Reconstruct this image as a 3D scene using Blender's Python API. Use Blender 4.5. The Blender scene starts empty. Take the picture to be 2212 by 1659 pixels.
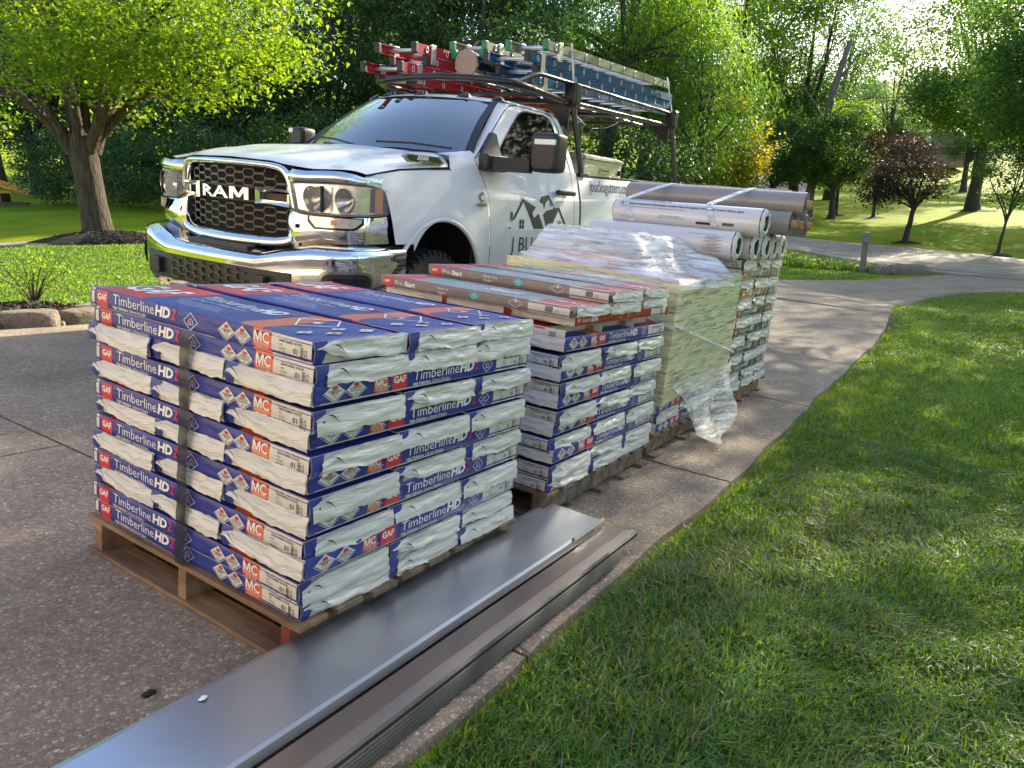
import bpy, bmesh, math, random
import numpy as np
from mathutils import Matrix, Vector, noise as mnoise
random.seed(7); RNG=np.random.default_rng(7)
SC=bpy.context.scene; COL=SC.collection
R=math.radians
F_PX=1583.5   # focal length in px of a 2212-px-wide picture
PD,RD,HC=0.2205,0.0985,1.2161
PW=math.radians(15.0)
def _basis(pi,ro):
    fw=np.array([0,math.cos(pi),-math.sin(pi)]); up0=np.array([0,math.sin(pi),math.cos(pi)]); r0=np.array([1,0,0.])
    r=math.cos(ro)*r0+math.sin(ro)*up0; up=-math.sin(ro)*r0+math.cos(ro)*up0
    return np.array([r,up,fw]).T
RDW=_basis(PW,0)@_basis(PD,RD).T
CAMC=np.array([0,0,HC])
def D2W(P): return CAMC+(np.asarray(P,float)-CAMC)@RDW.T
def W2D(P): return CAMC+(np.asarray(P,float)-CAMC)@RDW
BV=np.array([.5225,.8526,0]); NV=np.array([-.8526,.5225,0])
def zd(b):
    b=np.asarray(b,float); return np.where(b<8,0.005*np.maximum(0,b-3.6)**2,0.0968+0.044*(b-8))
def BN(b,n,z=0.0):   # driveway frame: b along the drive, n across, z above the slab
    return D2W(b*BV+n*NV+np.array([0,0,z+float(zd(b))]))
def pix(px,py,depth):
    B=_basis(PW,0); d=B[:,2]+B[:,0]*(px-1106)/F_PX-B[:,1]*(py-829.5)/F_PX
    return CAMC+d*depth/d[1]
def toimg(P):
    B=_basis(PW,0); d=np.asarray(P)-CAMC; z=d@B[:,2]
    return np.stack([1106+F_PX*(d@B[:,0])/z, 829.5-F_PX*(d@B[:,1])/z],-1)
CTRL=[]
for b in (-3,-1,1,3,5,7,9.5,12,15):
    for n in (-1.2,.9,3.5,6.2):
        if b>7 and n>5: continue
        CTRL.append(BN(b,n))
for px,py,dp in [(1921,661,14.1),(2212,632,16.2),(2212,760,9.6),(2212,603,20),(1706,540,29),(1706,511,36),(2212,562,27),(1862,585,23.5),(1915,601,21.5),(1780,565,26),
 (2212,500,38),(1950,480,44),(1740,470,50),(2101,452,52),(1900,430,64),(1700,430,68),(2200,430,68),(1500,412,60),(1420,375,85),(2000,360,100),(2500,480,60),(2500,600,24),
 (245,515,16),(0,530,15.2),(360,520,15.8),(0,600,10),(300,605,9.8),(100,660,7.6),(-400,600,10),(100,470,24),(0,400,42),(500,440,30),(-500,420,40),(700,405,42),(1000,400,44),(1250,395,50),(600,330,90),(0,350,90),(1200,320,120)]:
    CTRL.append(pix(px,py,dp))
for x,y,z in [(-20,-15,.9),(0,-15,.7),(15,-15,-.6),(-20,0,.3),(30,0,-1.8),(60,20,-2),(-60,20,1.5),(-60,60,4),(120,60,3),(0,200,26),(100,200,30),(-100,200,26),(120,130,16),(-120,100,10)]:
    CTRL.append(np.array([x,y,z],float))
CTRL=np.array(CTRL)
def _tps_fit(C,lam=0.02):
    X=C[:,:2]/20; n=len(X)
    d=((X[:,None]-X[None])**2).sum(-1); K=np.where(d>0,d*np.log(d+1e-12),0)*.5+lam*np.eye(n)*.1
    Pm=np.c_[np.ones(n),X]; A=np.block([[K,Pm],[Pm.T,np.zeros((3,3))]])
    return X,np.linalg.solve(A,np.r_[C[:,2],0,0,0])
_TX,_TW=_tps_fit(CTRL)
def TZ(x,y):
    x=np.atleast_1d(np.asarray(x,float)); y=np.atleast_1d(np.asarray(y,float)); sh=x.shape
    Q=np.c_[x.ravel(),y.ravel()]/20; out=np.zeros(len(Q))
    for i in range(0,len(Q),20000):
        q=Q[i:i+20000]; d=((q[:,None]-_TX[None])**2).sum(-1)
        out[i:i+20000]=(d*np.log(d+1e-12)*.5)@_TW[:-3]+_TW[-3]+q@_TW[-2:]
    return out.reshape(sh)
# ---------------------------------------------------------------- camera, sky, sun, exposure
cam=bpy.data.cameras.new('camera'); co=bpy.data.objects.new('camera',cam); COL.objects.link(co); SC.camera=co
cam.sensor_width=36; cam.lens=36*F_PX/2212; cam.clip_start=.05; cam.clip_end=2000
co.location=CAMC; co.rotation_euler=(math.pi/2-PW,0,0)
SUN_AZ,SUN_EL=42.0,24.0
w=bpy.data.worlds.new('World'); SC.world=w; w.use_nodes=True
nt=w.node_tree; bg=nt.nodes['Background']; sk=nt.nodes.new('ShaderNodeTexSky'); sk.sky_type='NISHITA'
sk.sun_disc=False; sk.sun_elevation=R(SUN_EL); sk.sun_rotation=R(SUN_AZ); sk.air_density=1.0; sk.dust_density=1.2; sk.ozone_density=1.0
nt.links.new(sk.outputs[0],bg.inputs[0]); bg.inputs[1].default_value=0.15
sl=bpy.data.lights.new('sun','SUN'); sl.energy=5.0; sl.angle=R(0.53); sl.color=(1,.88,.66)
so=bpy.data.objects.new('sun',sl); COL.objects.link(so)
SV=Vector((math.cos(R(SUN_EL))*math.sin(R(SUN_AZ)),math.cos(R(SUN_EL))*math.cos(R(SUN_AZ)),math.sin(R(SUN_EL))))
so.rotation_euler=(-SV).to_track_quat('-Z','Y').to_euler()
SC.view_settings.view_transform='Standard'; SC.view_settings.look='None'; SC.view_settings.gamma=1; SC.view_settings.exposure=1.62
SC.view_settings.use_curve_mapping=False
SC.cycles.max_bounces=8; SC.cycles.transparent_max_bounces=24; SC.cycles.diffuse_bounces=3; SC.cycles.glossy_bounces=4; SC.cycles.transmission_bounces=6
SC.cycles.use_denoising=True; SC.cycles.caustics_reflective=False; SC.cycles.caustics_refractive=False; SC.cycles.sample_clamp_indirect=6
# ---------------------------------------------------------------- helpers
def M4(P,x=(1,0,0),y=(0,1,0),z=(0,0,1)):
    return Matrix(((x[0],y[0],z[0],P[0]),(x[1],y[1],z[1],P[1]),(x[2],y[2],z[2],P[2]),(0,0,0,1)))
def Dm(b,n,z=0,rot=0.0):
    """placement on the driveway: x' along b, y' along n, z' off the slab; rot turns about z'"""
    eps=.4; P=BN(b,n,z); xb=BN(b+eps,n,z)-BN(b-eps,n,z); xb/=np.linalg.norm(xb)
    yn=RDW@NV; zz=np.cross(xb,yn); zz/=np.linalg.norm(zz); yn=np.cross(zz,xb)
    c,s=math.cos(rot),math.sin(rot)
    return M4(P,c*xb+s*yn,-s*xb+c*yn,zz)
def tag(o,label=None,cat=None,group=None,kind=None):
    if label: o['label']=label
    if cat: o['category']=cat
    if group: o['group']=group
    if kind: o['kind']=kind
    return o
def empty(name,M,label=None,cat=None,group=None):
    o=bpy.data.objects.new(name,None); COL.objects.link(o); o.empty_display_size=.1; o.matrix_basis=M
    return tag(o,label,cat,group)
def inst(name,mesh,parent=None,M=None):
    o=bpy.data.objects.new(name,mesh); COL.objects.link(o)
    if parent is not None: o.parent=parent
    if M is not None: o.matrix_basis=M
    return o
def tree_copy(o,parent=None):
    c=o.copy(); COL.objects.link(c)
    if parent is not None: c.parent=parent
    for k in o.children: tree_copy(k,c)
    return c
class MB:
    def __init__(s): s.v=[];s.f=[];s.m=[];s.s=[]
    def add(s,V,F,mi=0,sm=False,M=None):
        o=len(s.v)
        if M is not None: V=[tuple(M@Vector(p)) for p in V]
        s.v+= [tuple(map(float,p)) for p in V]
        mm=mi if isinstance(mi,(list,tuple)) else [mi]*len(F)
        s.f+=[tuple(i+o for i in f) for f in F]; s.m+=list(mm); s.s+=[sm]*len(F); return s
    def box(s,x0,x1,y0,y1,z0,z1,mi=0,M=None):
        V=[(x0,y0,z0),(x1,y0,z0),(x1,y1,z0),(x0,y1,z0),(x0,y0,z1),(x1,y0,z1),(x1,y1,z1),(x0,y1,z1)]
        return s.add(V,[(0,3,2,1),(4,5,6,7),(0,1,5,4),(1,2,6,5),(2,3,7,6),(3,0,4,7)],mi,False,M)
    def bbox(s,x0,x1,y0,y1,z0,z1,c=.004,mi=0,M=None):
        """box with chamfered edges"""
        c=min(c,(x1-x0)/3,(y1-y0)/3,(z1-z0)/3); V=[];F=[]
        bm=bmesh.new(); bmesh.ops.create_cube(bm,size=1)
        for p in bm.verts: p.co=Vector(((x0+x1)/2+p.co.x*(x1-x0),(y0+y1)/2+p.co.y*(y1-y0),(z0+z1)/2+p.co.z*(z1-z0)))
        bmesh.ops.bevel(bm,geom=bm.edges[:],offset=c,segments=2,affect='EDGES',profile=.6)
        bm.verts.index_update(); V=[tuple(p.co) for p in bm.verts]; F=[tuple(q.index for q in f.verts) for f in bm.faces]; bm.free()
        return s.add(V,F,mi,True if c>.01 else False,M)
    def tube(s,pts,r,n=8,mi=0,cap=True,sm=True,M=None):
        P=[Vector(p) for p in pts]; rr=r if isinstance(r,(list,tuple)) else [r]*len(P); V=[];F=[]
        t=(P[1]-P[0]).normalized(); a=t.orthogonal().normalized()
        for i,p in enumerate(P):
            t2=((P[min(i+1,len(P)-1)]-P[max(i-1,0)])).normalized()
            q=t.rotation_difference(t2); a=(q@a); a=(a-t2*a.dot(t2)).normalized(); t=t2; b=t.cross(a)
            for k in range(n):
                A=2*math.pi*k/n; V.append(p+(a*math.cos(A)+b*math.sin(A))*rr[i])
        for i in range(len(P)-1):
            for k in range(n): F.append((i*n+k,i*n+(k+1)%n,(i+1)*n+(k+1)%n,(i+1)*n+k))
        s.add(V,F,mi,sm,M)
        if cap: s.add(V[:n],[tuple(range(n))[::-1]],mi,False,M); s.add(V[-n:],[tuple(range(n))],mi,False,M)
        return s
    def prism(s,poly,h0,h1,ax='z',mi=0,M=None,sm=False):
        """poly of 2d points extruded along an axis: 'z' -> (x,y), 'y' -> (x,z), 'x' -> (y,z)"""
        f={'z':lambda p,h:(p[0],p[1],h),'y':lambda p,h:(p[0],h,p[1]),'x':lambda p,h:(h,p[0],p[1])}[ax]; n=len(poly)
        V=[f(p,h0) for p in poly]+[f(p,h1) for p in poly]
        F=[(i,(i+1)%n,n+(i+1)%n,n+i) for i in range(n)]
        s.add(V,F,mi,sm,M); s.add(V[:n],[tuple(range(n))[::-1]],mi,False,M); s.add(V[n:],[tuple(range(n))],mi,False,M); return s
    def grid(s,fn,nu,nv,mi=0,sm=True,M=None,mf=None,flip=False):
        V=[fn(i/nu,j/nv) for i in range(nu+1) for j in range(nv+1)]
        F=[];mm=[]
        for i in range(nu):
            for j in range(nv):
                a=i*(nv+1)+j; q=(a,a+nv+1,a+nv+2,a+1); F.append(q[::-1] if flip else q); mm.append(mf(i,j) if mf else mi)
        return s.add(V,F,mm,sm,M)
    def lathe(s,prof,n=24,mi=0,M=None,sm=True):
        """prof of (radius, z)"""
        V=[(r*math.cos(2*math.pi*k/n),r*math.sin(2*math.pi*k/n),z) for r,z in prof for k in range(n)]
        F=[(i*n+k,i*n+(k+1)%n,(i+1)*n+(k+1)%n,(i+1)*n+k) for i in range(len(prof)-1) for k in range(n)]
        return s.add(V,F,mi,sm,M)
    def mesh(s,name,mats):
        me=bpy.data.meshes.new(name); me.from_pydata(s.v,[],s.f)
        for m in (mats if isinstance(mats,(list,tuple)) else [mats]): me.materials.append(m)
        me.polygons.foreach_set('material_index',s.m); me.polygons.foreach_set('use_smooth',s.s); me.update(); return me
    def build(s,name,mats,parent=None,M=None,**kw):
        o=inst(name,s.mesh(name,mats),parent,M); tag(o,**kw); return o
def npmesh(name,V,F,mats,smooth=False,mi=None):
    V=np.asarray(V,np.float32); F=np.asarray(F,np.int32); k=F.shape[1]
    me=bpy.data.meshes.new(name); me.vertices.add(len(V)); me.vertices.foreach_set('co',V.ravel())
    me.loops.add(F.size); me.loops.foreach_set('vertex_index',F.ravel())
    me.polygons.add(len(F)); me.polygons.foreach_set('loop_start',np.arange(0,F.size,k,dtype=np.int32)); me.polygons.foreach_set('loop_total',np.full(len(F),k,np.int32))
    for m in (mats if isinstance(mats,(list,tuple)) else [mats]): me.materials.append(m)
    if mi is not None: me.polygons.foreach_set('material_index',np.asarray(mi,np.int32))
    me.polygons.foreach_set('use_smooth',np.full(len(F),smooth)); me.update(calc_edges=True); return me
def arc(cx,cy,r,a0,a1,n): return [(cx+r*math.cos(R(a0+(a1-a0)*i/n)),cy+r*math.sin(R(a0+(a1-a0)*i/n))) for i in range(n+1)]
def rrect(x0,x1,y0,y1,r,n=4):
    return arc(x1-r,y0+r,r,-90,0,n)+arc(x1-r,y1-r,r,0,90,n)+arc(x0+r,y1-r,r,90,180,n)+arc(x0+r,y0+r,r,180,270,n)
def nz(x,y=0,z=0): return mnoise.noise(Vector((x,y,z)))
# ---- lettering
_tc={}
def txt(s,size=1.0,bold=0,shear=0,sx=1,spacing=1.0,res=2):
    key=(s,bold,shear,spacing,res)
    if key not in _tc:
        cu=bpy.data.curves.new('lettering','FONT'); cu.body=s; cu.size=1; cu.offset=bold; cu.shear=shear; cu.space_character=spacing
        cu.resolution_u=res; cu.fill_mode='FRONT' if hasattr(cu,'fill_mode') else cu.fill_mode
        ob=bpy.data.objects.new('lettering',cu); COL.objects.link(ob)
        me=bpy.data.meshes.new_from_object(ob)
        V=[(p.co.x,p.co.y) for p in me.vertices]; F=[tuple(f.vertices) for f in me.polygons]
        bpy.data.objects.remove(ob); bpy.data.curves.remove(cu); bpy.data.meshes.remove(me)
        x0=min(p[0] for p in V); x1=max(p[0] for p in V); _tc[key]=([(p[0]-x0,p[1]) for p in V],F,x1-x0)
    V,F,wd=_tc[key]
    return [(x*size*sx,y*size) for x,y in V],F,wd*size*sx
# ---- materials
def ramp(nt,fac,stops,interp='LINEAR'):
    r=nt.nodes.new('ShaderNodeValToRGB'); r.color_ramp.interpolation=interp
    e=r.color_ramp.elements
    e[0].position=stops[0][0]; e[0].color=(*stops[0][1],1); e[1].position=stops[1][0]; e[1].color=(*stops[1][1],1)
    for p,c in stops[2:]:
        k=e.new(p); k.color=(*c,1)
    nt.links.new(fac,r.inputs[0]); return r.outputs[0]
def noise_node(nt,scale,detail=4,rough=.55,co='Object',dist=0,vec=None,stretch=None):
    tc=nt.nodes.new('ShaderNodeTexCoord'); n=nt.nodes.new('ShaderNodeTexNoise'); n.inputs['Scale'].default_value=scale; n.inputs['Detail'].default_value=detail
    n.inputs['Roughness'].default_value=rough; n.inputs['Distortion'].default_value=dist
    src=tc.outputs[co]
    if stretch:
        mp=nt.nodes.new('ShaderNodeMapping'); mp.inputs['Scale'].default_value=stretch; nt.links.new(src,mp.inputs[0]); src=mp.outputs[0]
    nt.links.new(src,n.inputs['Vector']); return n
def mixc(nt,f,a,b,blend='MIX'):
    m=nt.nodes.new('ShaderNodeMix'); m.data_type='RGBA'; m.blend_type=blend
    for i,x in ((0,f),(6,a),(7,b)):
        if isinstance(x,(int,float)): m.inputs[i].default_value=x
        elif isinstance(x,tuple): m.inputs[i].default_value=(*x,1)
        else: nt.links.new(x,m.inputs[i])
    return m.outputs[2]
def bump(nt,h,strength,dist,nrm=None):
    b=nt.nodes.new('ShaderNodeBump'); b.inputs['Strength'].default_value=strength; b.inputs['Distance'].default_value=dist
    nt.links.new(h,b.inputs['Height'])
    if nrm is not None: nt.links.new(nrm,b.inputs['Normal'])
    return b.outputs[0]
def pbr(name,col,rough=.6,metal=0,var=0,vscale=5,bmp=0,bscale=40,bdist=.002,coat=0,spec=.5,stretch=None,alpha=1,aniso=0,vdetail=5,sheen=0):
    m=bpy.data.materials.new(name); m.use_nodes=True; nt=m.node_tree; p=nt.nodes['Principled BSDF']
    p.inputs['Base Color'].default_value=(*col,1); p.inputs['Roughness'].default_value=rough; p.inputs['Metallic'].default_value=metal
    p.inputs['Specular IOR Level'].default_value=spec; p.inputs['Coat Weight'].default_value=coat; p.inputs['Coat Roughness'].default_value=.03
    if var:
        n=noise_node(nt,vscale,vdetail,stretch=stretch)
        lo=tuple(c*(1-var) for c in col); hi=tuple(min(1,c*(1+var)) for c in col)
        nt.links.new(ramp(nt,n.outputs[0],[(.3,lo),(.7,hi)]),p.inputs['Base Color'])
    if bmp:
        n2=noise_node(nt,bscale,4,stretch=stretch); nt.links.new(bump(nt,n2.outputs[0],bmp,bdist),p.inputs['Normal'])
    if alpha<1: p.inputs['Alpha'].default_value=alpha
    return m
def leafmat(name,c1,c2,trans=.5,tc=None,rough=.45):
    m=bpy.data.materials.new(name); m.use_nodes=True; nt=m.node_tree; p=nt.nodes['Principled BSDF']; out=nt.nodes['Material Output']
    g=nt.nodes.new('ShaderNodeNewGeometry'); n=noise_node(nt,.35,3)
    mx=nt.nodes.new('ShaderNodeMath'); mx.operation='ADD'; mul=nt.nodes.new('ShaderNodeMath'); mul.operation='MULTIPLY'; mul.inputs[1].default_value=.75
    nt.links.new(g.outputs['Random Per Island'],mul.inputs[0]); nt.links.new(mul.outputs[0],mx.inputs[0])
    m2=nt.nodes.new('ShaderNodeMath'); m2.operation='MULTIPLY_ADD'; m2.inputs[1].default_value=.9; m2.inputs[2].default_value=-.35; nt.links.new(n.outputs[0],m2.inputs[0]); nt.links.new(m2.outputs[0],mx.inputs[1])
    c=ramp(nt,mx.outputs[0],[(.15,c1),(.85,c2)])
    nt.links.new(c,p.inputs['Base Color']); p.inputs['Roughness'].default_value=rough; p.inputs['Specular IOR Level'].default_value=.35
    t=nt.nodes.new('ShaderNodeBsdfTranslucent'); tc=tc or (1.9,2.2,.7)
    nt.links.new(mixc(nt,1.0,c,tuple(tc),'MULTIPLY'),t.inputs[0])
    mixs=nt.nodes.new('ShaderNodeMixShader'); mixs.inputs[0].default_value=trans
    nt.links.new(p.outputs[0],mixs.inputs[1]); nt.links.new(t.outputs[0],mixs.inputs[2]); nt.links.new(mixs.outputs[0],out.inputs[0]); return m
# ================================================================= ground, drive, road
def struct(name,me,M=None,label=None):
    o=inst(name,me,None,M); o['kind']='structure'
    if label: o['label']=label
    return o
def lawn_mat(name):
    m=bpy.data.materials.new(name); m.use_nodes=True; nt=m.node_tree; p=nt.nodes['Principled BSDF']
    n1=noise_node(nt,.55,5,.6); n2=noise_node(nt,14,5,.7); n3=noise_node(nt,90,3,.6)
    a=ramp(nt,n2.outputs[0],[(.3,(.15,.225,.014)),(.55,(.25,.34,.022)),(.75,(.33,.41,.040))])
    b=ramp(nt,n3.outputs[0],[(.3,(.55,.55,.5)),(.7,(1.35,1.3,1.2))])
    c=mixc(nt,1.0,a,b,'MULTIPLY'); patch=ramp(nt,n1.outputs[0],[(.35,(.72,.85,.8)),(.7,(1.35,1.15,1.0))])
    nt.links.new(mixc(nt,1.0,c,patch,'MULTIPLY'),p.inputs['Base Color']); p.inputs['Roughness'].default_value=.75; p.inputs['Specular IOR Level'].default_value=.03
    nt.links.new(bump(nt,n3.outputs[0],.9,.03),p.inputs['Normal']); return m
M_LAWN=lawn_mat('lawn')
def aggregate_mat(name,tint=(1,1,1),peb=95,scale=1.0):
    m=bpy.data.materials.new(name); m.use_nodes=True; nt=m.node_tree; p=nt.nodes['Principled BSDF']
    tc=nt.nodes.new('ShaderNodeTexCoord'); nn=noise_node(nt,peb*.6,2,.5); mx=mixc(nt,.012,tc.outputs['Object'],nn.outputs[1],'ADD')
    v=nt.nodes.new('ShaderNodeTexVoronoi'); v.inputs['Scale'].default_value=peb; nt.links.new(mx,v.inputs['Vector'])
    v2=nt.nodes.new('ShaderNodeTexVoronoi'); v2.inputs['Scale'].default_value=peb; v2.feature='DISTANCE_TO_EDGE'; nt.links.new(mx,v2.inputs['Vector'])
    sep=nt.nodes.new('ShaderNodeSeparateColor'); nt.links.new(v.outputs['Color'],sep.inputs[0])
    T=lambda c:tuple(a*b for a,b in zip(c,tint))
    peb_c=ramp(nt,sep.outputs[0],[(0,T((.16,.13,.11))),(.45,T((.23,.20,.175))),(.85,T((.29,.265,.24))),(.96,T((.35,.33,.30))),(1,T((.42,.40,.37)))])
    mort=T((.175,.155,.135))
    isp=ramp(nt,sep.outputs[1],[(.22,(0,0,0)),(.30,(1,1,1))]); edge=ramp(nt,v2.outputs[0],[(.03,(0,0,0)),(.10,(1,1,1))])
    msk=mixc(nt,1.0,isp,edge,'MULTIPLY'); base=mixc(nt,msk,mort,peb_c)
    st=noise_node(nt,1.3,6,.65); stain=ramp(nt,st.outputs[0],[(.3,(.66,.64,.62)),(.62,(1.12,1.12,1.12))])
    st2=noise_node(nt,30,4,.6); s2=ramp(nt,st2.outputs[0],[(.3,(.82,.82,.82)),(.7,(1.14,1.14,1.14))])
    nt.links.new(mixc(nt,1.0,mixc(nt,1.0,base,stain,'MULTIPLY'),s2,'MULTIPLY'),p.inputs['Base Color'])
    p.inputs['Roughness'].default_value=.82
    nt.links.new(bump(nt,msk,.8,.0025,bump(nt,st2.outputs[0],.5,.004)),p.inputs['Normal']); return m
M_DRIVE=aggregate_mat('drive_aggregate',(1.42,1.26,1.08),100)
M_ROAD=aggregate_mat('road_concrete',(1.6,1.5,1.36),40)
M_CRACK=pbr('joint_dirt',(.035,.03,.026),.95)
M_SOIL=pbr('soil',(.05,.035,.022),.95,var=.4,vscale=20,bmp=.8,bscale=60,bdist=.02)
# terrain sheet
def axis(lo,hi,c,near,far):
    a=[c]; x=c; 
    while x<hi: x+=near+(far-near)*min(1,abs(x-c)/90)**1.0; a.append(x)
    x=c; b=[]
    while x>lo: x-=near+(far-near)*min(1,abs(x-c)/90)**1.0; b.append(x)
    return np.array(b[::-1]+a)
ax_=axis(-150,190,1,.25,5); ay_=axis(-25,260,4,.25,5)
GX,GY=np.meshgrid(ax_,ay_,indexing='ij'); GZ=TZ(GX,GY)-.03
far=np.clip((np.hypot(GX-10,GY-60)-130)/100,0,1); GZ=GZ*(1-far)+far*np.minimum(GZ,22)
nx,ny=GX.shape; idx=np.arange(nx*ny).reshape(nx,ny)
F=np.stack([idx[:-1,:-1],idx[1:,:-1],idx[1:,1:],idx[:-1,1:]],-1).reshape(-1,4)
struct('ground',npmesh('ground',np.stack([GX,GY,GZ],-1).reshape(-1,3),F,M_LAWN,True),label='mown lawn rolling up to the tree line')
# driveway slabs
JB=[-2.75,-.45,1.67,3.70,5.93,8.13,10.6,13.2]
drive=struct('driveway',None,label='exposed aggregate concrete driveway in jointed slabs')
def slab(b0,b1,na,nb,seed):
    """na,nb: functions of b giving the two edges"""
    nu=max(6,int((b1-b0)/.12)); 
    mb=MB(); g=.007
    def top(u,v):
        b=b0+g+(b1-b0-2*g)*u; n0,n1=na(b)+g,nb(b)-g; n=n0+(n1-n0)*v
        return BN(b,n,0)
    N=nu; Mv=24
    mb.grid(lambda u,v:top(u,v),N,Mv,0,True)
    # skirts
    def skirt(pts,flip):
        P=[(p[0],p[1],p[2]) for p in pts]; Q=[(p[0],p[1],p[2]-.10) for p in pts]; k=len(P)
        F=[(i,i+1,k+i+1,k+i) for i in range(k-1)]
        mb.add(P+Q,[f if flip else f[::-1] for f in F],0,False)
    skirt([top(i/N,0) for i in range(N+1)],False); skirt([top(i/N,1) for i in range(N+1)],True)
    skirt([top(0,j/Mv) for j in range(Mv+1)],True); skirt([top(1,j/Mv) for j in range(Mv+1)],False)
    return mb.build('slab',M_DRIVE,drive)
def ledge(b): return 6.33+.03*math.sin(b*1.7)
def redge(b): return .945-.062*(1 if b<4 else max(0,1-(b-4)/2.2))+.008*math.sin(b*3.1)+.006*math.sin(b*7+1)+(0.0 if b<10 else .04*(b-10)**1.3)
for i in range(len(JB)-1):
    b0,b1=JB[i],JB[i+1]
    if i<2: slab(b0,b1,redge,lambda b:3.42,i); slab(b0,b1,lambda b:3.42,ledge,i+20)
    else: slab(b0,b1,redge,ledge,i)
# dirt bed under the joints
mb=MB(); mb.grid(lambda u,v:BN(-3.2+16.4*u,.97+5.4*v,-.022),60,10,0,True); mb.build('joint_filling',M_CRACK,drive)
def drape(name,La,Lb,off,mat,n=60,m=10,parent=None,skirt=.06):
    """sheet lofted between two ground polylines (world xy), draped on the terrain"""
    def samp(L,t):
        L=np.asarray(L,float); d=np.r_[0,np.cumsum(np.hypot(*np.diff(L,axis=0).T))]; d/=d[-1]
        k=len(L); 
        # catmull-rom
        i=min(int(np.searchsorted(d,t,'right'))-1,k-2); u=(t-d[i])/(d[i+1]-d[i])
        p0,p1,p2,p3=L[max(i-1,0)],L[i],L[i+1],L[min(i+2,k-1)]
        return .5*((2*p1)+(-p0+p2)*u+(2*p0-5*p1+4*p2-p3)*u*u+(-p0+3*p1-3*p2+p3)*u**3)
    A=np.array([samp(La,i/n) for i in range(n+1)]); B=np.array([samp(Lb,i/n) for i in range(n+1)])
    s=np.linspace(0,1,m+1)[None,:,None]; XY=A[:,None]*(1-s)+B[:,None]*s
    Z=TZ(XY[...,0],XY[...,1])+off; P=np.concatenate([XY,Z[...,None]],-1)
    # skirt columns
    lo0=P[:,:1].copy(); lo0[...,2]-=skirt; lo1=P[:,-1:].copy(); lo1[...,2]-=skirt; P=np.concatenate([lo0,P,lo1],1)
    idx=np.arange(P.shape[0]*P.shape[1]).reshape(P.shape[:2])
    F=np.stack([idx[:-1,:-1],idx[1:,:-1],idx[1:,1:],idx[:-1,1:]],-1).reshape(-1,4)
    nrm=np.cross(P[1,1]-P[0,1],P[0,2]-P[0,1])
    if nrm[2]<0: F=F[:,::-1]
    me=npmesh(name,P.reshape(-1,3),F,mat,True); o=inst(name,me,parent); return o
def xy(b,n): p=BN(b,n); return (p[0],p[1])
apR=[xy(13.12,redge(13.2)),(6.75,12.9),(7.7,14.3),(8.78,15.48),(10.17,16.3),(11.4,16.3),(13.2,15.6),(14.4,14.2)]
apL=[xy(13.12,6.3),xy(15.5,5.6),(6.9,18.4),(8.45,19.4),(9.8,20.4),(10.9,21.4),(12.4,21.9),(13.9,22.6)]
drape('apron_slab',apL,apR,-.004,M_DRIVE,50,16,drive)['kind']='structure'
RN=[(3,44),(7,37),(10.5,30),(12.5,25.2),(13.7,20),(14.3,14),(14.3,4),(13,-6)]
RF=[(6,50),(10.3,42),(13.4,36),(16.04,32.4),(18.7,27.0),(20.4,20),(21,8),(20,-6)]
rd=drape('road',RN,RF,.02,M_ROAD,110,14); tag(rd,'pale concrete road crossing below the driveway',kind='structure')
def between(t): return [tuple(np.array(a)*(1-t)+np.array(b)*t) for a,b in zip(RN,RF)]
M_LINE=pbr('road_line',(.50,.46,.33),.8,var=.2,vscale=30)
for t,wd in ((.52,.014),(.03,.012)): tag(drape('road_marking',between(t),between(t+wd),.024,M_LINE,110,1,rd,0),'worn pale painted line along the road')
tag(drape('road_crack',[(p[0]+.12*math.sin(i*2.3),p[1]) for i,p in enumerate(between(.13))],[(p[0]+.12*math.sin(i*2.3)+.05,p[1]) for i,p in enumerate(between(.133))],.025,M_CRACK,110,1,rd,0))
PA=[(-3,19.2),(-5.8,17.2),(-7.36,16.0),(-8.6,15.45),(-9.42,15.05),(-12,14.6),(-16,14.6)]
PB=[(-3,24),(-6.4,21.0),(-8.66,18.87),(-9.2,17.0),(-10.4,15.75),(-12.2,14.9),(-16,14.8)]
tag(drape('garden_path',PA,PB,.014,M_ROAD,40,4),'pale concrete walk curving past the maple',kind='structure')
# neighbour's paving up the hill
tag(drape('neighbour_drive',[(9.0,44),(13,50.5),(17.6,60),(24,78),(27,92)],[(13,43),(16.5,49.5),(21.5,60),(31,77),(36,92)],.02,M_ROAD,40,6),'pale drive climbing the hill beyond the truck',kind='structure')
# cracks in the foreground slabs: thin dirt filled lines wander beside the joints
mb=MB()
def crackline(b,n0,n1,seed,wd=.006):
    pts=[]; K=40
    for i in range(K+1):
        n=n0+(n1-n0)*i/K; pts.append((b+.035*nz(n*2.3,seed)+.012*nz(n*11,seed),n,wd*(.4+1.2*abs(nz(n*5,seed+9)))))
    V=[];F=[]
    for b_,n_,w_ in pts: V+=[BN(b_-w_,n_,.003),BN(b_+w_,n_,.003)]
    F=[(2*i,2*i+2,2*i+3,2*i+1) for i in range(K)]
    mb.add(V,[f[::-1] for f in F],0)
crackline(3.70,.89,1.9,3,.010); crackline(5.93,.95,1.7,5,.007); crackline(1.69,.89,1.35,9,.006); crackline(8.13,.96,3,11,.006); crackline(10.6,1.1,3,12,.006)
mb.build('joint_crack',M_CRACK,drive)
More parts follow.
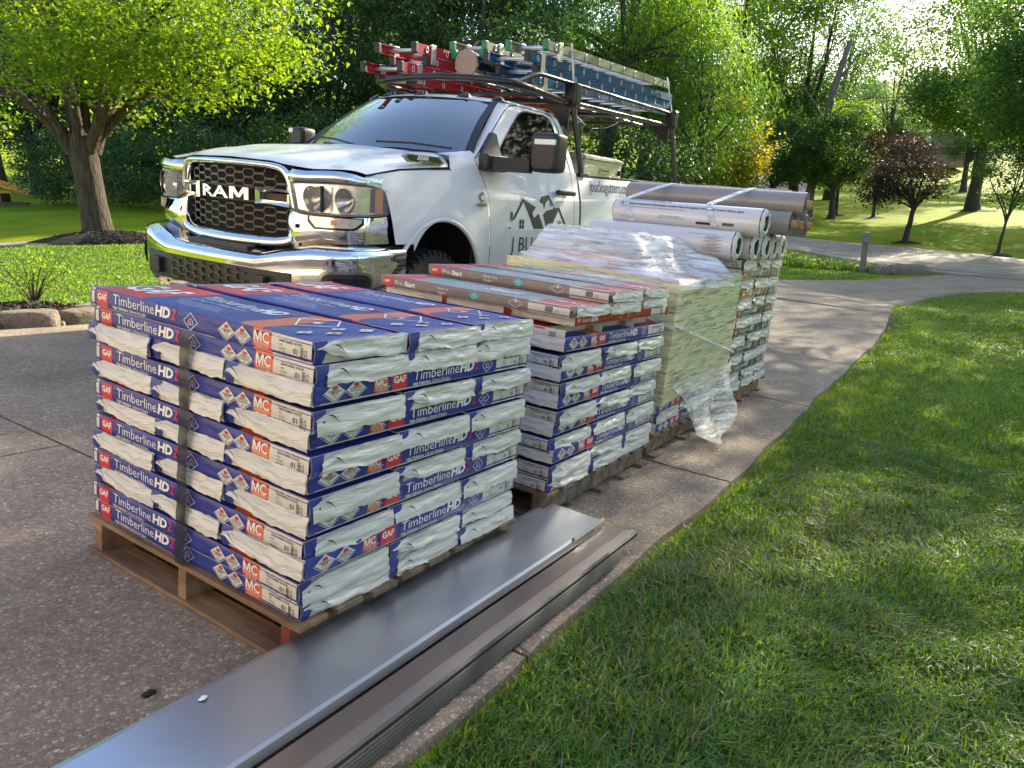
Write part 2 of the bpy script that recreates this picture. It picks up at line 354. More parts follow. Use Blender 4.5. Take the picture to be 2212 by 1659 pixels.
# ================================================================= grass
M_BLADE=leafmat('grass_blade',(.040,.115,.040),(.135,.25,.065),.50,(3.4,2.6,.45),.42)
M_STRAW=leafmat('straw_blade',(.17,.13,.07),(.34,.28,.16),.25,(1,1,.8),.6)
def blades(name,pts,h,wd,seed,label,drive_lean=(.5,-.2),lean=.8):
    rg=np.random.default_rng(seed); n=len(pts); X,Y=pts[:,0],pts[:,1]; Z=TZ(X,Y)-.032
    ang=rg.uniform(0,2*np.pi,n); d=np.stack([np.cos(ang),np.sin(ang)],-1)
    pat=np.array([nz(x*.9,y*.9,3) for x,y in pts]) if n<400000 else np.zeros(n)
    d=d*1.1+np.stack([np.cos(pat*5),np.sin(pat*5)],-1)*.32+np.array(drive_lean)*.22
    pf=np.array([nz(x*6,y*6,9) for x,y in pts]); H=h*rg.uniform(.35,1.25,n)*(1+.35*pat+.7*pf); L=lean*H*rg.uniform(.3,1.5,n); W=wd*rg.uniform(.6,1.3,n)
    sa=ang+rg.uniform(-.6,.6,n)+1.57; s=np.stack([np.cos(sa),np.sin(sa)],-1)*W[:,None]/2
    b=np.stack([X,Y],-1); P=np.zeros((n,5,3))
    P[:,0,:2]=b-s;P[:,1,:2]=b+s;P[:,0,2]=P[:,1,2]=Z
    m=b+d*L[:,None]*.38; P[:,2,:2]=m-s*.85;P[:,3,:2]=m+s*.85;P[:,2,2]=P[:,3,2]=Z+H*.66
    P[:,4,:2]=b+d*L[:,None]; P[:,4,2]=Z+H*(1-.25*np.minimum(1.6,L/H)**2*.8)
    k=np.arange(n)[:,None]*5; F=np.concatenate([k+[0,1,3],k+[0,3,2],k+[2,3,4]],0)
    straw=(rg.random(n)<np.clip(.06+.5*np.maximum(0,pat-.18)+.5*np.maximum(0,pf-.30),0,.7)); mi=np.tile(straw.astype(int),3)
    o=inst(name,npmesh(name,P.reshape(-1,3),F,[M_BLADE,M_STRAW],False,mi)); tag(o,label,kind='stuff'); return o
def scatter(n,xr,yr,keep,seed):
    rg=np.random.default_rng(seed); p=np.stack([rg.uniform(*xr,n),rg.uniform(*yr,n)],-1); return p[keep(p)]
def bn_of(p):
    z=TZ(p[:,0],p[:,1]); D=W2D(np.c_[p,z]); return D@BV,D@NV
def inview(p,mg=150):
    q=toimg(np.c_[p,TZ(p[:,0],p[:,1])]); return (p[:,1]>.4)&(q[:,0]>-mg)&(q[:,0]<2212+mg)&(q[:,1]<1659+mg*2.2)
def right_ok(p):
    b,n=bn_of(p); lim=.935-.062*np.clip(1-(b-4)/2.2,0,1)-.03*RNG.random(len(p))+np.where(b>10,.04*np.maximum(0,b-10)**1.3,0)
    ok=(n<lim)
    # behind the apron curve
    cut=np.interp(p[:,0],[5,6.75,7.7,8.78,10.17,11.4,13.2,14.4],[10.2,12.9,14.3,15.48,16.3,16.3,15.6,14.2])
    return ok&(p[:,1]<cut)&inview(p)&(p[:,0]<14)
def nearer(p,a,b_): d=np.hypot(p[:,0],p[:,1]); return (d>=a)&(d<b_)
P1=scatter(260000,(-.6,4),(.4,3.2),lambda p:right_ok(p)&nearer(p,0,2.8),1)
P2=scatter(330000,(-.2,7),(1,5.5),lambda p:right_ok(p)&nearer(p,2.8,5.2),2)
P3=scatter(260000,(.5,12),(2,11),lambda p:right_ok(p)&nearer(p,5.2,9.5),3)
P4=scatter(220000,(2,14),(4,18),lambda p:right_ok(p)&nearer(p,9.5,22),4)
blades('grass',P1,.046,.0052,11,'shaded grass blades beside the driveway, closest patch')
blades('grass',P2,.044,.0062,12,'shaded grass along the driveway edge beyond the closest patch')
blades('grass',P3,.042,.0088,13,'dappled grass of the right lawn, middle distance')
blades('grass',P4,.040,.015,14,'sunny grass where the right lawn meets the apron')
def left_ok(p):
    b,n=bn_of(p); bed=(((p[:,0]+4.8)/1.0)**2+((p[:,1]-6.8)/.78)**2<1)|((n<6.85)&(p[:,1]<7.0))
    pathy=np.interp(p[:,0],[-16,-12,-9.42,-8.6,-7.36,-5.8,-3],[14.6,14.6,15.05,15.45,16,17.2,19.2])
    return (n>6.42+.05*RNG.random(len(p)))&inview(p,60)&(~bed)&(p[:,1]<pathy)&(np.hypot(p[:,0]+8.6,(p[:,1]-15.8)*1.5)>1.5)
P5=scatter(330000,(-13,-1.5),(5.5,16.8),left_ok,5)
blades('grass',P5,.045,.015,15,'bright sunlit grass between the stone edging and the path')
# ================================================================= trees and plants
M_BARK=pbr('bark',(.075,.057,.040),.95,var=.6,vscale=16,bmp=1.0,bscale=30,bdist=.09,stretch=(1,1,.16))
M_BARKD=pbr('bark_dark',(.055,.045,.036),.9,var=.4,vscale=8,bmp=.9,bscale=20,bdist=.03,stretch=(1,1,.25))
M_MAPLE=leafmat('maple_leaf',(.060,.125,.018),(.165,.24,.030),.58,(2.8,2.5,.5))
M_LEAF_D=leafmat('dark_leaf',(.028,.062,.030),(.085,.15,.045),.45,(1.9,2.0,.8))
M_LEAF_M=leafmat('green_leaf',(.038,.088,.026),(.10,.175,.042),.52,(2.2,2.3,.7))
M_LEAF_Y=leafmat('yellow_green_leaf',(.08,.15,.028),(.18,.27,.05),.56,(2.3,2.3,.6))
M_LEAF_YY=leafmat('golden_leaf',(.20,.21,.02),(.34,.32,.04),.55,(1.8,1.6,.6))
M_LEAF_P=leafmat('purple_leaf',(.028,.030,.018),(.07,.045,.025),.4,(1.8,1.3,.8))
M_LEAF_B=leafmat('bluish_leaf',(.035,.085,.03),(.08,.15,.045),.5,(2.0,2.1,.9))
def leaf_template(kind):
    if kind=='maple':
        ang=[-90,-62,-40,-18,8,30,52,72,90,108,128,150,172,198,220,242]; r=[.12,.42,.34,.56,.28,.58,.36,.62,1.0,.62,.36,.58,.28,.56,.34,.42]
        V=[(0,.05,0)]+[(q*math.cos(R(a))*.62,q*math.sin(R(a))*.62+.1,-.10*q*abs(math.cos(R(a)))) for a,q in zip(ang,r)]
        n=len(ang); return np.array(V),np.array([(0,1+i,1+(i+1)%n) for i in range(n)])
    if kind=='frond':
        V=[(0,0,0),(.11,.35,-.03),(0,1.0,-.12),(-.11,.35,-.03)]; return np.array(V),np.array([(0,1,2),(0,2,3)])
    V=[(0,-.45,0),(.30,.0,-.08),(0,.62,-.05),(-.30,.0,-.08)]; return np.array(V),np.array([(0,1,2),(0,2,3)])
def leaves(name,cent,sig,per,size,mat,kind='oval',seed=0,droop=.3,flat=.55):
    rg=np.random.default_rng(seed); T,TF=leaf_template(kind); cent=np.asarray(cent); n=len(cent)*per
    C=np.repeat(cent,per,0)+rg.normal(size=(n,3))*sig*np.array([1,1,flat])
    # leaf frames
    nrm=rg.normal(size=(n,3))*.75+np.array([0,0,1.0]); nrm/=np.linalg.norm(nrm,axis=1,keepdims=True)
    t=rg.normal(size=(n,3))-np.array([0,0,droop*2]); t-=nrm*(t*nrm).sum(1,keepdims=True); t/=np.linalg.norm(t,axis=1,keepdims=True)
    s=np.cross(t,nrm); S=size*rg.uniform(.6,1.25,n)[:,None,None]
    V=C[:,None]+S*(T[None,:,0,None]*s[:,None]+T[None,:,1,None]*t[:,None]+T[None,:,2,None]*nrm[:,None])
    F=(TF[None]+np.arange(n)[:,None,None]*len(T)).reshape(-1,3)
    return npmesh(name,V.reshape(-1,3),F,mat,False)
def crown_points(n,c,rad,seed,shell=.55,gap=.0,freq=.35,bottom=-1):
    rg=np.random.default_rng(seed); out=[]
    while len(out)<n:
        d=rg.normal(size=3); d/=np.linalg.norm(d); r=shell+(1-shell)*rg.random()**.6; r*=1+.22*nz(d[0]*2+seed,d[1]*2,d[2]*2)
        p=d*r
        if p[2]<bottom: continue
        q=np.array(c)+p*np.array(rad)
        if nz(q[0]*freq+seed,q[1]*freq,q[2]*freq*1.4)<gap: continue
        out.append(q)
    return np.array(out)
def limbs(mb,base,tips,r0,seed,trunk_h,lean=(0,0),r1=None,knots=True,n=9):
    """tapered trunk then limbs that curve towards the given tips"""
    rg=random.Random(seed); B=Vector(base); top=B+Vector((lean[0],lean[1],trunk_h))
    pts=[B+Vector((0,0,-.25))]; rr=[r0*1.55]
    K=8
    for i in range(K+1):
        t=i/K; pts.append(B.lerp(top,t)+Vector((nz(t*3,seed)*r0*.35,nz(t*3,seed+5)*r0*.35,0))); rr.append(r0*(1+.38*math.exp(-t*8))*(1-.28*t))
    mb.tube(pts,rr,14,0,True)
    for tp in tips:
        tp=Vector(tp); a=top+Vector((rg.uniform(-.3,.3)*r0,rg.uniform(-.3,.3)*r0,-rg.uniform(.0,.35)*trunk_h*.4)); d=(tp-a); up=Vector((0,0,1))
        m1=a+d*.33+up*d.length*.10+Vector((rg.uniform(-1,1),rg.uniform(-1,1),0))*d.length*.05; m2=a+d*.68+up*d.length*.06+Vector((rg.uniform(-1,1),rg.uniform(-1,1),0))*d.length*.07
        q=[a]; 
        for i in range(1,9):
            t=i/8; q.append(a*(1-t)**3+m1*3*t*(1-t)**2+m2*3*t*t*(1-t)+tp*t**3)
        rl=r0*rg.uniform(.28,.5); mb.tube(q,[rl*(1-.9*i/8)+.012 for i in range(9)],7,0,False)
        for k in (3,4,5,6):
            e=q[k]+Vector((rg.uniform(-1,1),rg.uniform(-1,1),rg.uniform(-.1,.8)))*d.length*.22
            mb.tube([q[k],q[k].lerp(e,.5)+up*.1,e],[rl*(1-.9*k/8)*.55,rl*.2*(1-.8*k/8),.008],5,0,False)
def make_tree(name,base,h,trunk_h,r0,crowns,mat,label,group=None,bark=None,per=34,ncl=260,size=.15,sig=.42,kind='oval',seed=1,ntips=9,lean=(0,0),gap=-.05,shell=.5,droop=.3,category='tree',bottom=-1,flat=.55):
    root=empty(name,M4((0,0,0)),label,category,group)
    bx,by=base; bz=float(TZ(bx,by)[0])-.03; root.matrix_basis=Matrix.Translation((bx,by,bz))
    P=[]; k=len(crowns)
    for i,(c,rad,wt) in enumerate(crowns): P.append(crown_points(int(ncl*wt),c,rad,seed*13+i,shell,gap,bottom=bottom))
    P=np.concatenate(P)
    rg=random.Random(seed); tips=[P[rg.randrange(len(P))]*np.array([.85,.85,.95]) for _ in range(ntips)]
    mb=MB(); limbs(mb,(0,0,0),tips,r0,seed,trunk_h,lean); mb.build('trunk',bark or M_BARKD,root)
    inst('crown',leaves('crown',P,sig,per,size,mat,kind,seed,droop,flat),root); return root
def place_tree(src,x,y,scale,rot,label,group=None,sz=None):
    c=tree_copy(src); c.matrix_basis=Matrix.Translation((x,y,float(TZ(x,y)[0])-.05))@Matrix.Rotation(rot,4,'Z')@Matrix.Diagonal((scale,scale,sz or scale,1))
    c['label']=label
    if group: c['group']=group
    elif 'group' in c: del c['group']
    return c
# --- the big maple on the left
mx,my=-8.9,16.1
root=empty('maple_tree',Matrix.Translation((mx,my,float(TZ(mx,my)[0]))),'large maple with yellow-green leaves and a forked trunk beside the path','tree')
mb=MB()
tp=[(-4.2,-.6,5.2),(-2.6,-1.8,6.0),(-.9,.4,6.6),(.4,-1.5,6.3),(1.7,.6,5.6),(3.2,-.8,5.0),(4.4,.4,4.4),(-5,1,4.2),(2.4,2.2,5.8),(-1.6,2,6),(.2,.4,7.2)]
rg=random.Random(3); top=Vector((-.12,0,2.05)); pts=[Vector((.02,0,-.25)),Vector((0,0,0)),Vector((-.01,0,.25)),Vector((-.04,0,.7)),Vector((-.06,0,1.3)),Vector((-.09,0,1.8)),Vector((-.12,0,2.15))]
mb.tube(pts,[.44,.36,.30,.275,.265,.28,.22],20,0,True)
for i,t in enumerate(tp):
    t=Vector(t); a=Vector((-.10+.20*max(-1,min(1,t.x/2.5)),.12*max(-1,min(1,t.y)),1.75+.07*(i%4))); d=t-a
    m1=a+Vector((d.x*.18,d.y*.2,d.z*.36)); m2=a+Vector((d.x*.55,d.y*.55,d.z*.82)); q=[]
    for k in range(12):
        u=k/11; q.append(a*(1-u)**3+m1*3*u*(1-u)**2+m2*3*u*u*(1-u)+t*u**3+Vector((nz(u*4,i)*.08,nz(u*4,i+9)*.08,0)))
    rl=.115 if i!=10 else .22; rl*=rg.uniform(.7,1.1); mb.tube(q,[rl*(1-.9*k/11)+.012 for k in range(12)],9,0,False)
    for k in (4,5,6,7,8,9):
        for z in range(2):
            e=q[k]+Vector((rg.uniform(-1,1),rg.uniform(-1,1),rg.uniform(-.4,.9)))*1.5; mb.tube([q[k],q[k].lerp(e,.5)+Vector((0,0,.12)),e],[rl*(1-.9*k/11)*.45,.02,.007],5,0,False)
mb.build('trunk',M_BARK,root)
P=np.concatenate([crown_points(430,(-.3,0,5.5),(5.6,4.6,3.3),31,.35,-.12,.5),crown_points(150,(2.6,-.4,3.9),(2.9,2.4,1.35),33,.2,-.1,.5),crown_points(90,(-4.6,0,4.0),(2.6,2.4,1.6),35,.3,-.1,.5),crown_points(60,(.6,-1.5,3.5),(2.4,1.8,.8),37,.2,-.1,.5)])
inst('crown',leaves('crown',P,.30,58,.125,M_MAPLE,'maple',5,.25,.5),root)
# --- trees to copy, built where they stand
woodg='dark trees of the wood behind the maple'
W1=make_tree('wood_tree',(-4,36),15,3.5,.32,[((0,0,9),(4.6,4.6,5.8),1),((1.5,-1,4.2),(3.6,3.4,2.6),.35)],M_LEAF_D,'dark broadleaf tree closing the view above the truck hood',None,ncl=300,per=70,size=.17,sig=.38,gap=.0,seed=3,ntips=12)
W2=make_tree('wood_tree',(-12,33),13,2.5,.28,[((0,0,7.5),(4.4,4.2,5.4),1),((-1,0,3),(3.8,3.4,2.6),.5)],M_LEAF_D,'dark leafy tree right behind the maple trunk',None,ncl=290,per=70,size=.16,sig=.36,gap=.0,seed=4,ntips=12)
W3=make_tree('wood_tree',(7.9,46),19,6,.34,[((0,0,13),(4.2,4.2,7),1),((0,0,6.5),(3.6,3.2,3),.3)],M_LEAF_M,'tall mid-green tree behind the ladder rack',None,ncl=420,per=42,size=.22,sig=.6,seed=5,ntips=12)
SH=make_tree('shrub',(-9.5,27),4,.6,.12,[((0,0,1.5),(2.6,2.2,1.7),1)],M_LEAF_D,'dark undergrowth shrub left of the maple trunk at the lawn edge',None,ncl=100,per=70,size=.13,sig=.26,gap=.02,seed=6,ntips=6,category='shrub')
lab=['at the far left edge of the wood','over the yellow slide','second from the left edge','left of the maple trunk','between maple trunk and truck','above the far mirror','just left of the red ladders','behind the red ladder ends','deep in the wood behind the slide','deep in the wood behind the maple','deep in the wood behind the hood','deepest, between maple and ladders']
for i,(x,y,s,src) in enumerate([(-32,34,1.0,W2),(-27,40,1.1,W1),(-22.5,36,.95,W2),(-17.5,37,1.0,W1),(-8,33,.95,W2),(-1.5,33.5,.95,W1),(-3,40,1.1,W2),(-.9,38,.95,W1),(-30,52,1.3,W1),(-19,50,1.3,W2),(-9,48,1.35,W1),(-3.5,50,1.2,W2)]):
    place_tree(src,x,y,s,i*1.7,'dark wood tree '+lab[i])
for i,(x,y,s,t) in enumerate([(-12.5,27.5,1.0,'left of the maple trunk, touching the slide side'),(-6.5,27.5,1.1,'right of the maple trunk'),(-3.6,28.5,1.2,'beside the truck grille'),(-16.5,29.5,1.0,'right of the slide'),(-1,30,1.2,'behind the truck hood'),(2,32,1.3,'behind the cab roof'),(-15.5,33,1.4,'in second row right of the slide'),(5,35,1.5,'behind the ladder rack front')]):
    place_tree(SH,x,y,s,i*2.1,'dark low shrub at the wood edge '+t)
# --- behind truck and ladders
make_tree('locust_tree',(4.6,41),17,7.5,.38,[((0,0,11.5),(5.4,5.0,4.6),1),((4,0,8.2),(3.6,3.2,3.4),.5),((-2.6,0,8.2),(2.2,2.2,2.0),.2)],M_LEAF_Y,'airy yellow-green locust with a dark leaning limb behind the ladders',None,ncl=360,per=44,size=.28,sig=.6,kind='frond',seed=11,ntips=12,gap=.02,droop=.9,lean=(1.2,0),flat=1.1)
make_tree('weeping_tree',(9.8,40),10,3,.22,[((0,0,5.2),(3.3,3.2,4.0),1)],M_LEAF_M,'weeping green tree seen under the ladder rack',None,ncl=260,per=48,size=.30,sig=.45,kind='frond',seed=12,gap=-.1,droop=1.2,flat=1.4)
make_tree('golden_bush',(12.2,43),6,1.2,.14,[((0,0,3.6),(2.1,2.0,2.8),1)],M_LEAF_YY,'bright golden yellow small tree behind the rear rack post',None,ncl=150,per=40,size=.20,sig=.35,seed=13,category='bush',gap=-.1)
make_tree('leafy_tree',(16.5,56),20,7,.4,[((0,0,13),(5.4,5,7.5),1),((0,0,6.5),(4.2,4,3.4),.4)],M_LEAF_Y,'tall pale green tree just right of the ladder tail ends',None,ncl=430,per=40,size=.24,sig=.6,seed=14,gap=-.02)
PO=make_tree('poplar_tree',(21.5,58),24,4,.4,[((0,0,14),(4.4,4.2,10.5),1),((0,0,5),(3.8,3.6,3.6),.3)],M_LEAF_B,'tall upright dark tree left of the bare dead trunk',None,ncl=560,per=40,size=.22,sig=.55,seed=15,gap=-.02)
place_tree(PO,27.6,66,.95,2,'tall upright tree behind the bare dead trunk')
place_tree(PO,17.6,70,.95,4,'tall upright tree farthest behind the pale green tree')
place_tree(W3,12.8,66,1.0,3,'tall mid-green tree seen through the rear rack')
place_tree(W3,9.5,52,.9,2.2,'mid-green tree over the toolbox')
# small tree on the slope and copper trees
make_tree('young_tree',(13.3,47.5),3.6,1.2,.09,[((0,0,2.9),(2.4,2.2,1.6),1)],M_LEAF_D,'small dark wide-crowned tree just right of the rack post',None,ncl=130,per=36,size=.14,sig=.3,seed=21,ntips=7)
make_tree('linden_tree',(22.1,51.4),7.6,1.9,.13,[((0,0,4.5),(2.5,2.3,2.9),1)],M_LEAF_YY and M_LEAF_Y,'small round bright yellow-green tree right of the dead trunk',None,ncl=220,per=40,size=.16,sig=.32,seed=22,gap=-.15,ntips=9)
make_tree('plum_tree',(23.5,48.9),5,1.7,.11,[((-.3,0,3.6),(1.9,1.8,1.9),1)],M_LEAF_P,'slim purple-leaved tree with a mulch ring on the slope',None,ncl=130,per=36,size=.15,sig=.3,seed=23)
make_tree('plum_tree',(17.9,34.0),4.6,1.6,.13,[((-.1,0,3.1),(1.7,1.6,1.55),1),((-1.3,0,2.3),(1.0,.9,.7),.3)],M_LEAF_P,'copper-leaved tree nearest the road',None,ncl=170,per=40,size=.12,sig=.26,seed=24,lean=(.25,0))
make_tree('young_tree',(18.9,28.9),4.4,1.4,.06,[((0,0,3.1),(1.25,1.2,1.5),1)],M_LEAF_M,'thin young tree by the road at the right edge',None,ncl=90,per=34,size=.12,sig=.24,seed=25,lean=(.15,0),ntips=6)
make_tree('ash_tree',(21.0,49.5),6,2.0,.2,[((0,0,4.4),(2.6,2.2,2.4),1),((-2.2,-.5,3.2),(1.7,1.4,1.3),.35)],M_LEAF_B,'leafy low tree at the foot of the dead trunk',None,ncl=260,per=40,size=.17,sig=.34,seed=26,kind='oval',gap=-.12)
make_tree('ash_tree',(16.9,49.2),6,2.0,.24,[((.1,0,4.0),(2.4,2.0,2.2),1)],M_LEAF_B,'leafy stocky tree left of the dead trunk',None,ncl=220,per=40,size=.17,sig=.34,seed=27,gap=-.12)
# dead snag
sx,sy=19.9,50.6; z0=float(TZ(sx,sy)[0]); sn=empty('dead_tree',Matrix.Translation((sx,sy,z0)),'bare broken grey trunk with a few crooked dead branches','tree')
mb=MB(); mb.tube([(0,0,-.3),(0,0,1.5),(.25,0,3.5),(.55,0,5.6),(.75,0,7.4),(1.25,0,9.6),(1.6,0,10.9)],[.36,.30,.26,.23,.20,.18,.15],12)
for q,r in (([(.6,0,6.2),(1.6,0,7.0),(3.2,0,6.9),(4.4,0,6.1),(5,0,5.5)],.10),([(1.0,0,8.6),(1.6,0,9.2),(2.1,0,10.0),(3.4,0,10.3)],.12),([(.5,0,6.0),(-.3,0,7.2),(-.9,0,7.9),(-1.4,0,8.9)],.07),([(.3,0,4),(-1.6,0,4.1),(-4,0,5.0),(-6.2,0,7.4)],.06)):
    mb.tube(q,[r*(1-.8*i/(len(q)-1)) for i in range(len(q))],7)
mb.build('trunk',pbr('dead_bark',(.16,.135,.11),.9,var=.4,vscale=4,bmp=.8,bscale=15,bdist=.03,stretch=(1,1,.3)),sn)
# big right tree over the slope
BR=make_tree('oak_tree',(31.4,51.4),19,5,.40,[((1,-2,10.5),(8.6,8,6.5),1),((-3.5,-5,6.8),(4.0,3.6,2.4),.28),((4,-6,6.2),(4,3.5,2.6),.28)],M_LEAF_M,'huge spreading tree whose trunk stands high on the right slope',None,ncl=950,per=50,size=.20,sig=.55,seed=31,ntips=16,gap=-.12)
# shade trees standing by the road, outside or at the edge of the view
make_tree('oak_tree',(25.0,29.5),14,4,.4,[((0,0,9.2),(7.2,6,4.8),1),((-4.4,-1.0,6.4),(3.4,3,2.2),.35),((-2,-2,4.9),(3.0,2.6,1.3),.2)],M_LEAF_M,'broad roadside tree whose dark boughs fill the upper right corner',None,ncl=900,per=62,size=.16,sig=.46,seed=32,ntips=14,gap=-.12)
make_tree('shade_tree',(19.5,18.0),14,5,.36,[((0,0,10.4),(5.6,5.4,4.2),1)],M_LEAF_M,'roadside tree outside the right edge dappling the lawn',None,ncl=400,per=46,size=.17,sig=.40,seed=33,ntips=10,gap=.02)
make_tree('shade_tree',(15.6,12.4),14,5.5,.36,[((-2.2,1.8,8.6),(6.0,5.6,2.9),1)],M_LEAF_M,'overhanging tree beside the drive shading the pallets',None,ncl=620,per=50,size=.17,sig=.46,seed=34,ntips=12,gap=-.2)
make_tree('shade_tree',(11.5,-1.5),12,4,.34,[((0,2,7.2),(5.6,5.6,3.8),1)],M_LEAF_M,'yard tree right of the photographer',None,ncl=260,per=40,size=.17,sig=.42,seed=36,ntips=10,gap=-.1)
# hill trees far right
for i,(x,y,s,src,t) in enumerate([(27,8,.8,W3,'beyond the right lawn, nearest'),(31,15,.85,W1,'beyond the right lawn'),(24,-1,.8,W2,'right of the house'),(36,22,.9,W3,'across the road on the right'),(33,2,.9,W1,'farther right of the house')]): place_tree(src,x,y,s,i*1.1,'yard tree out of view '+t)
for i,(x,y,s,src,t) in enumerate([(38,92,1.1,W2,'above the brown roof'),(47,96,1.2,W1,'right of the brown roof'),(56,92,1.2,W3,'at the right end of the crest'),(33,100,1.2,W1,'left of the brown roof'),(28,96,1.0,W3,'behind the tall upright tree'),(44,74,.9,W1,'lowest on the right hillside'),(54,78,1.0,W2,'behind the huge spreading tree'),(20,95,1.15,W2,'over the far rail fence'),(11,90,.9,W1,'far behind the weeping tree'),(7,80,.75,W3,'far behind the blue ladders'),(64,84,1.2,W1,'beyond the right edge of the slope'),(-12,66,1.4,W3,'tallest behind the wood'),(-34,60,1.4,W3,'back row behind the slide'),(-46,50,1.3,W1,'beyond the left edge of the wood'),(13,112,1.3,W3,'on the crest behind the fence')]):
    place_tree(src,x,y,s,i*1.3+.4,'distant hillside tree '+t)
# low leaf spray near the lens at the top right
mb=MB(); P=[]
B0=Vector((6.4,6.3,4.2)); 
sp=empty('leafy_branch',Matrix.Translation((0,0,0)),'dark leaves of an overhanging branch against the bright sky at the top','branch')
br=[[(9.5,8.2,5.2),(7.6,8.4,4.55),(5.9,8.6,4.02),(5.0,8.7,3.72)],[(7.6,8.4,4.55),(6.6,8.7,4.0),(5.9,8.9,3.55)],[(5.9,8.6,4.02),(5.2,8.4,3.95),(4.3,8.3,3.85)],[(9.5,8.2,5.2),(8.4,8.0,4.5),(7.5,8.0,4.05)]]
for q in br:
    mb.tube(q,[.03*(1-.8*i/(len(q)-1))+.004 for i in range(len(q))],6)
    for a,b in zip(q[:-1],q[1:]):
        for k in range(9): P.append(np.array(a)*(1-k/9)+np.array(b)*k/9)
P=np.array(P); P=P[P[:,2]<4.9]
mb.build('twig',M_BARKD,sp); inst('foliage',leaves('foliage',P,.13,9,.115,M_LEAF_D,'oval',41,.8,.8),sp)
# wires
for i,(za,zb) in enumerate(((292,318),(303,330),(205,180))):
    A=pix(1150,za-8,60) if i<2 else pix(1500,210,62); B=pix(2300,zb,46) if i<2 else pix(2300,182,50)
    mb=MB(); mb.tube([tuple(A*(1-t)+B*t-np.array([0,0,.5*math.sin(math.pi*t)])) for t in np.linspace(0,1,9)],.022,5)
    mb.build('utility_wire',pbr('wire',(.02,.02,.02),.6),label=['upper of the two black wires crossing at mid height','lower of the two black wires crossing at mid height','thin wire high over the hill trees'][i],cat='wire')
# house roof among the hill trees
hx,hy=51,99; hz=float(TZ(hx,hy)[0]); hs=empty('house',Matrix.Translation((hx,hy,hz)),'house with brown shingle roof and chimney among the hill trees','house'); hs.scale=(.75,.75,.75)
M_ROOF=pbr('roof_brown',(.20,.13,.10),.9,var=.2,vscale=3); M_BRICK=pbr('house_brick',(.30,.20,.15),.9,var=.2,vscale=4)
mb=MB(); mb.box(-6,8,-4,4,0,3,0); mb.build('wall',M_BRICK,hs)
rf=MB(); rf.prism([(-4.7,2.9),(4.7,2.9),(0,6.0)],-6.6,8.6,'x'); ro=rf.build('roof',M_ROOF,hs); ch=MB(); ch.box(-3.2,-1.9,-1.2,.0,4.2,7.6); ch.box(-3.3,-1.8,-1.3,.1,7.6,7.8); ch.build('chimney',M_BRICK,ro)
wn=MB(); wn.box(-.7,.7,-4.06,-4.0,1,2.3); w1=wn.build('window',pbr('window_glass_far',(.02,.025,.03),.05),hs,Matrix.Translation((-3.5,0,0))); inst('window',w1.data,hs,Matrix.Translation((2,0,0))); inst('window',w1.data,hs,Matrix.Translation((5.5,0,0)))
# rail fence
M_FENCE=pbr('weathered_wood',(.22,.19,.15),.9,var=.25,vscale=6)
fA=pix(1385,362,72); fB=pix(1505,338,80); fz=float(TZ(fA[0],fA[1])[0]); fe=empty('rail_fence',Matrix.Translation((fA[0],fA[1],fz)),'weathered post and rail fence on the hill below the golden tree','fence')
pm=MB(); pm.box(-.09,.09,-.09,.09,-.2,1.35); pme=pm.mesh('post',M_FENCE); N=7; prev=None
for i in range(N):
    t=i/(N-1)*1.15-.05; x=fA[0]*(1-t)+fB[0]*t; y=fA[1]*(1-t)+fB[1]*t; z=float(TZ(x,y)[0]); L=Vector((x-fA[0],y-fA[1],z-fz)); inst('post',pme,fe,Matrix.Translation(L))
    if prev is not None:
        for hgt in (.45,.8,1.15):
            r=MB(); r.tube([prev+Vector((0,0,hgt)),L+Vector((0,0,hgt))],.07,4); r.build('rail',M_FENCE,fe)
    prev=L
# yellow slide at the far left
sp_=pix(18,362,30); gz=float(TZ(sp_[0],sp_[1])[0]); sl_=empty('playground_slide',Matrix.Translation((sp_[0],sp_[1],gz)),'orange-yellow playground slide on the shaded lawn','slide')
M_YEL=pbr('slide_plastic',(.62,.27,.02),.35); mb=MB()
def chute(u,v): 
    x=-3.2+3.6*u; z=1.75-1.45*u**.9+(.0 if u<.9 else 0); a=(v-.5)*math.pi; return (x,.32*math.sin(a),z+.02+.25*(1-math.cos(a)))
mb.grid(chute,14,10,0,True); mb.tube([(-3.2,-.33,2.0),(0,-.33,.62),(.42,-.33,.56)],.035,6); mb.tube([(-3.2,.33,2.0),(0,.33,.62),(.42,.33,.56)],.035,6); mb.build('chute',M_YEL,sl_)
mb=MB(); mb.box(-.45,-.3,-.28,.28,0,.42); mb.build('leg',pbr('slide_frame',(.10,.05,.02),.7),sl_); mb=MB(); mb.box(-3.2,1.1,-.9,-.78,0,.1); mb.build('ground_timber',M_BARKD,sl_)
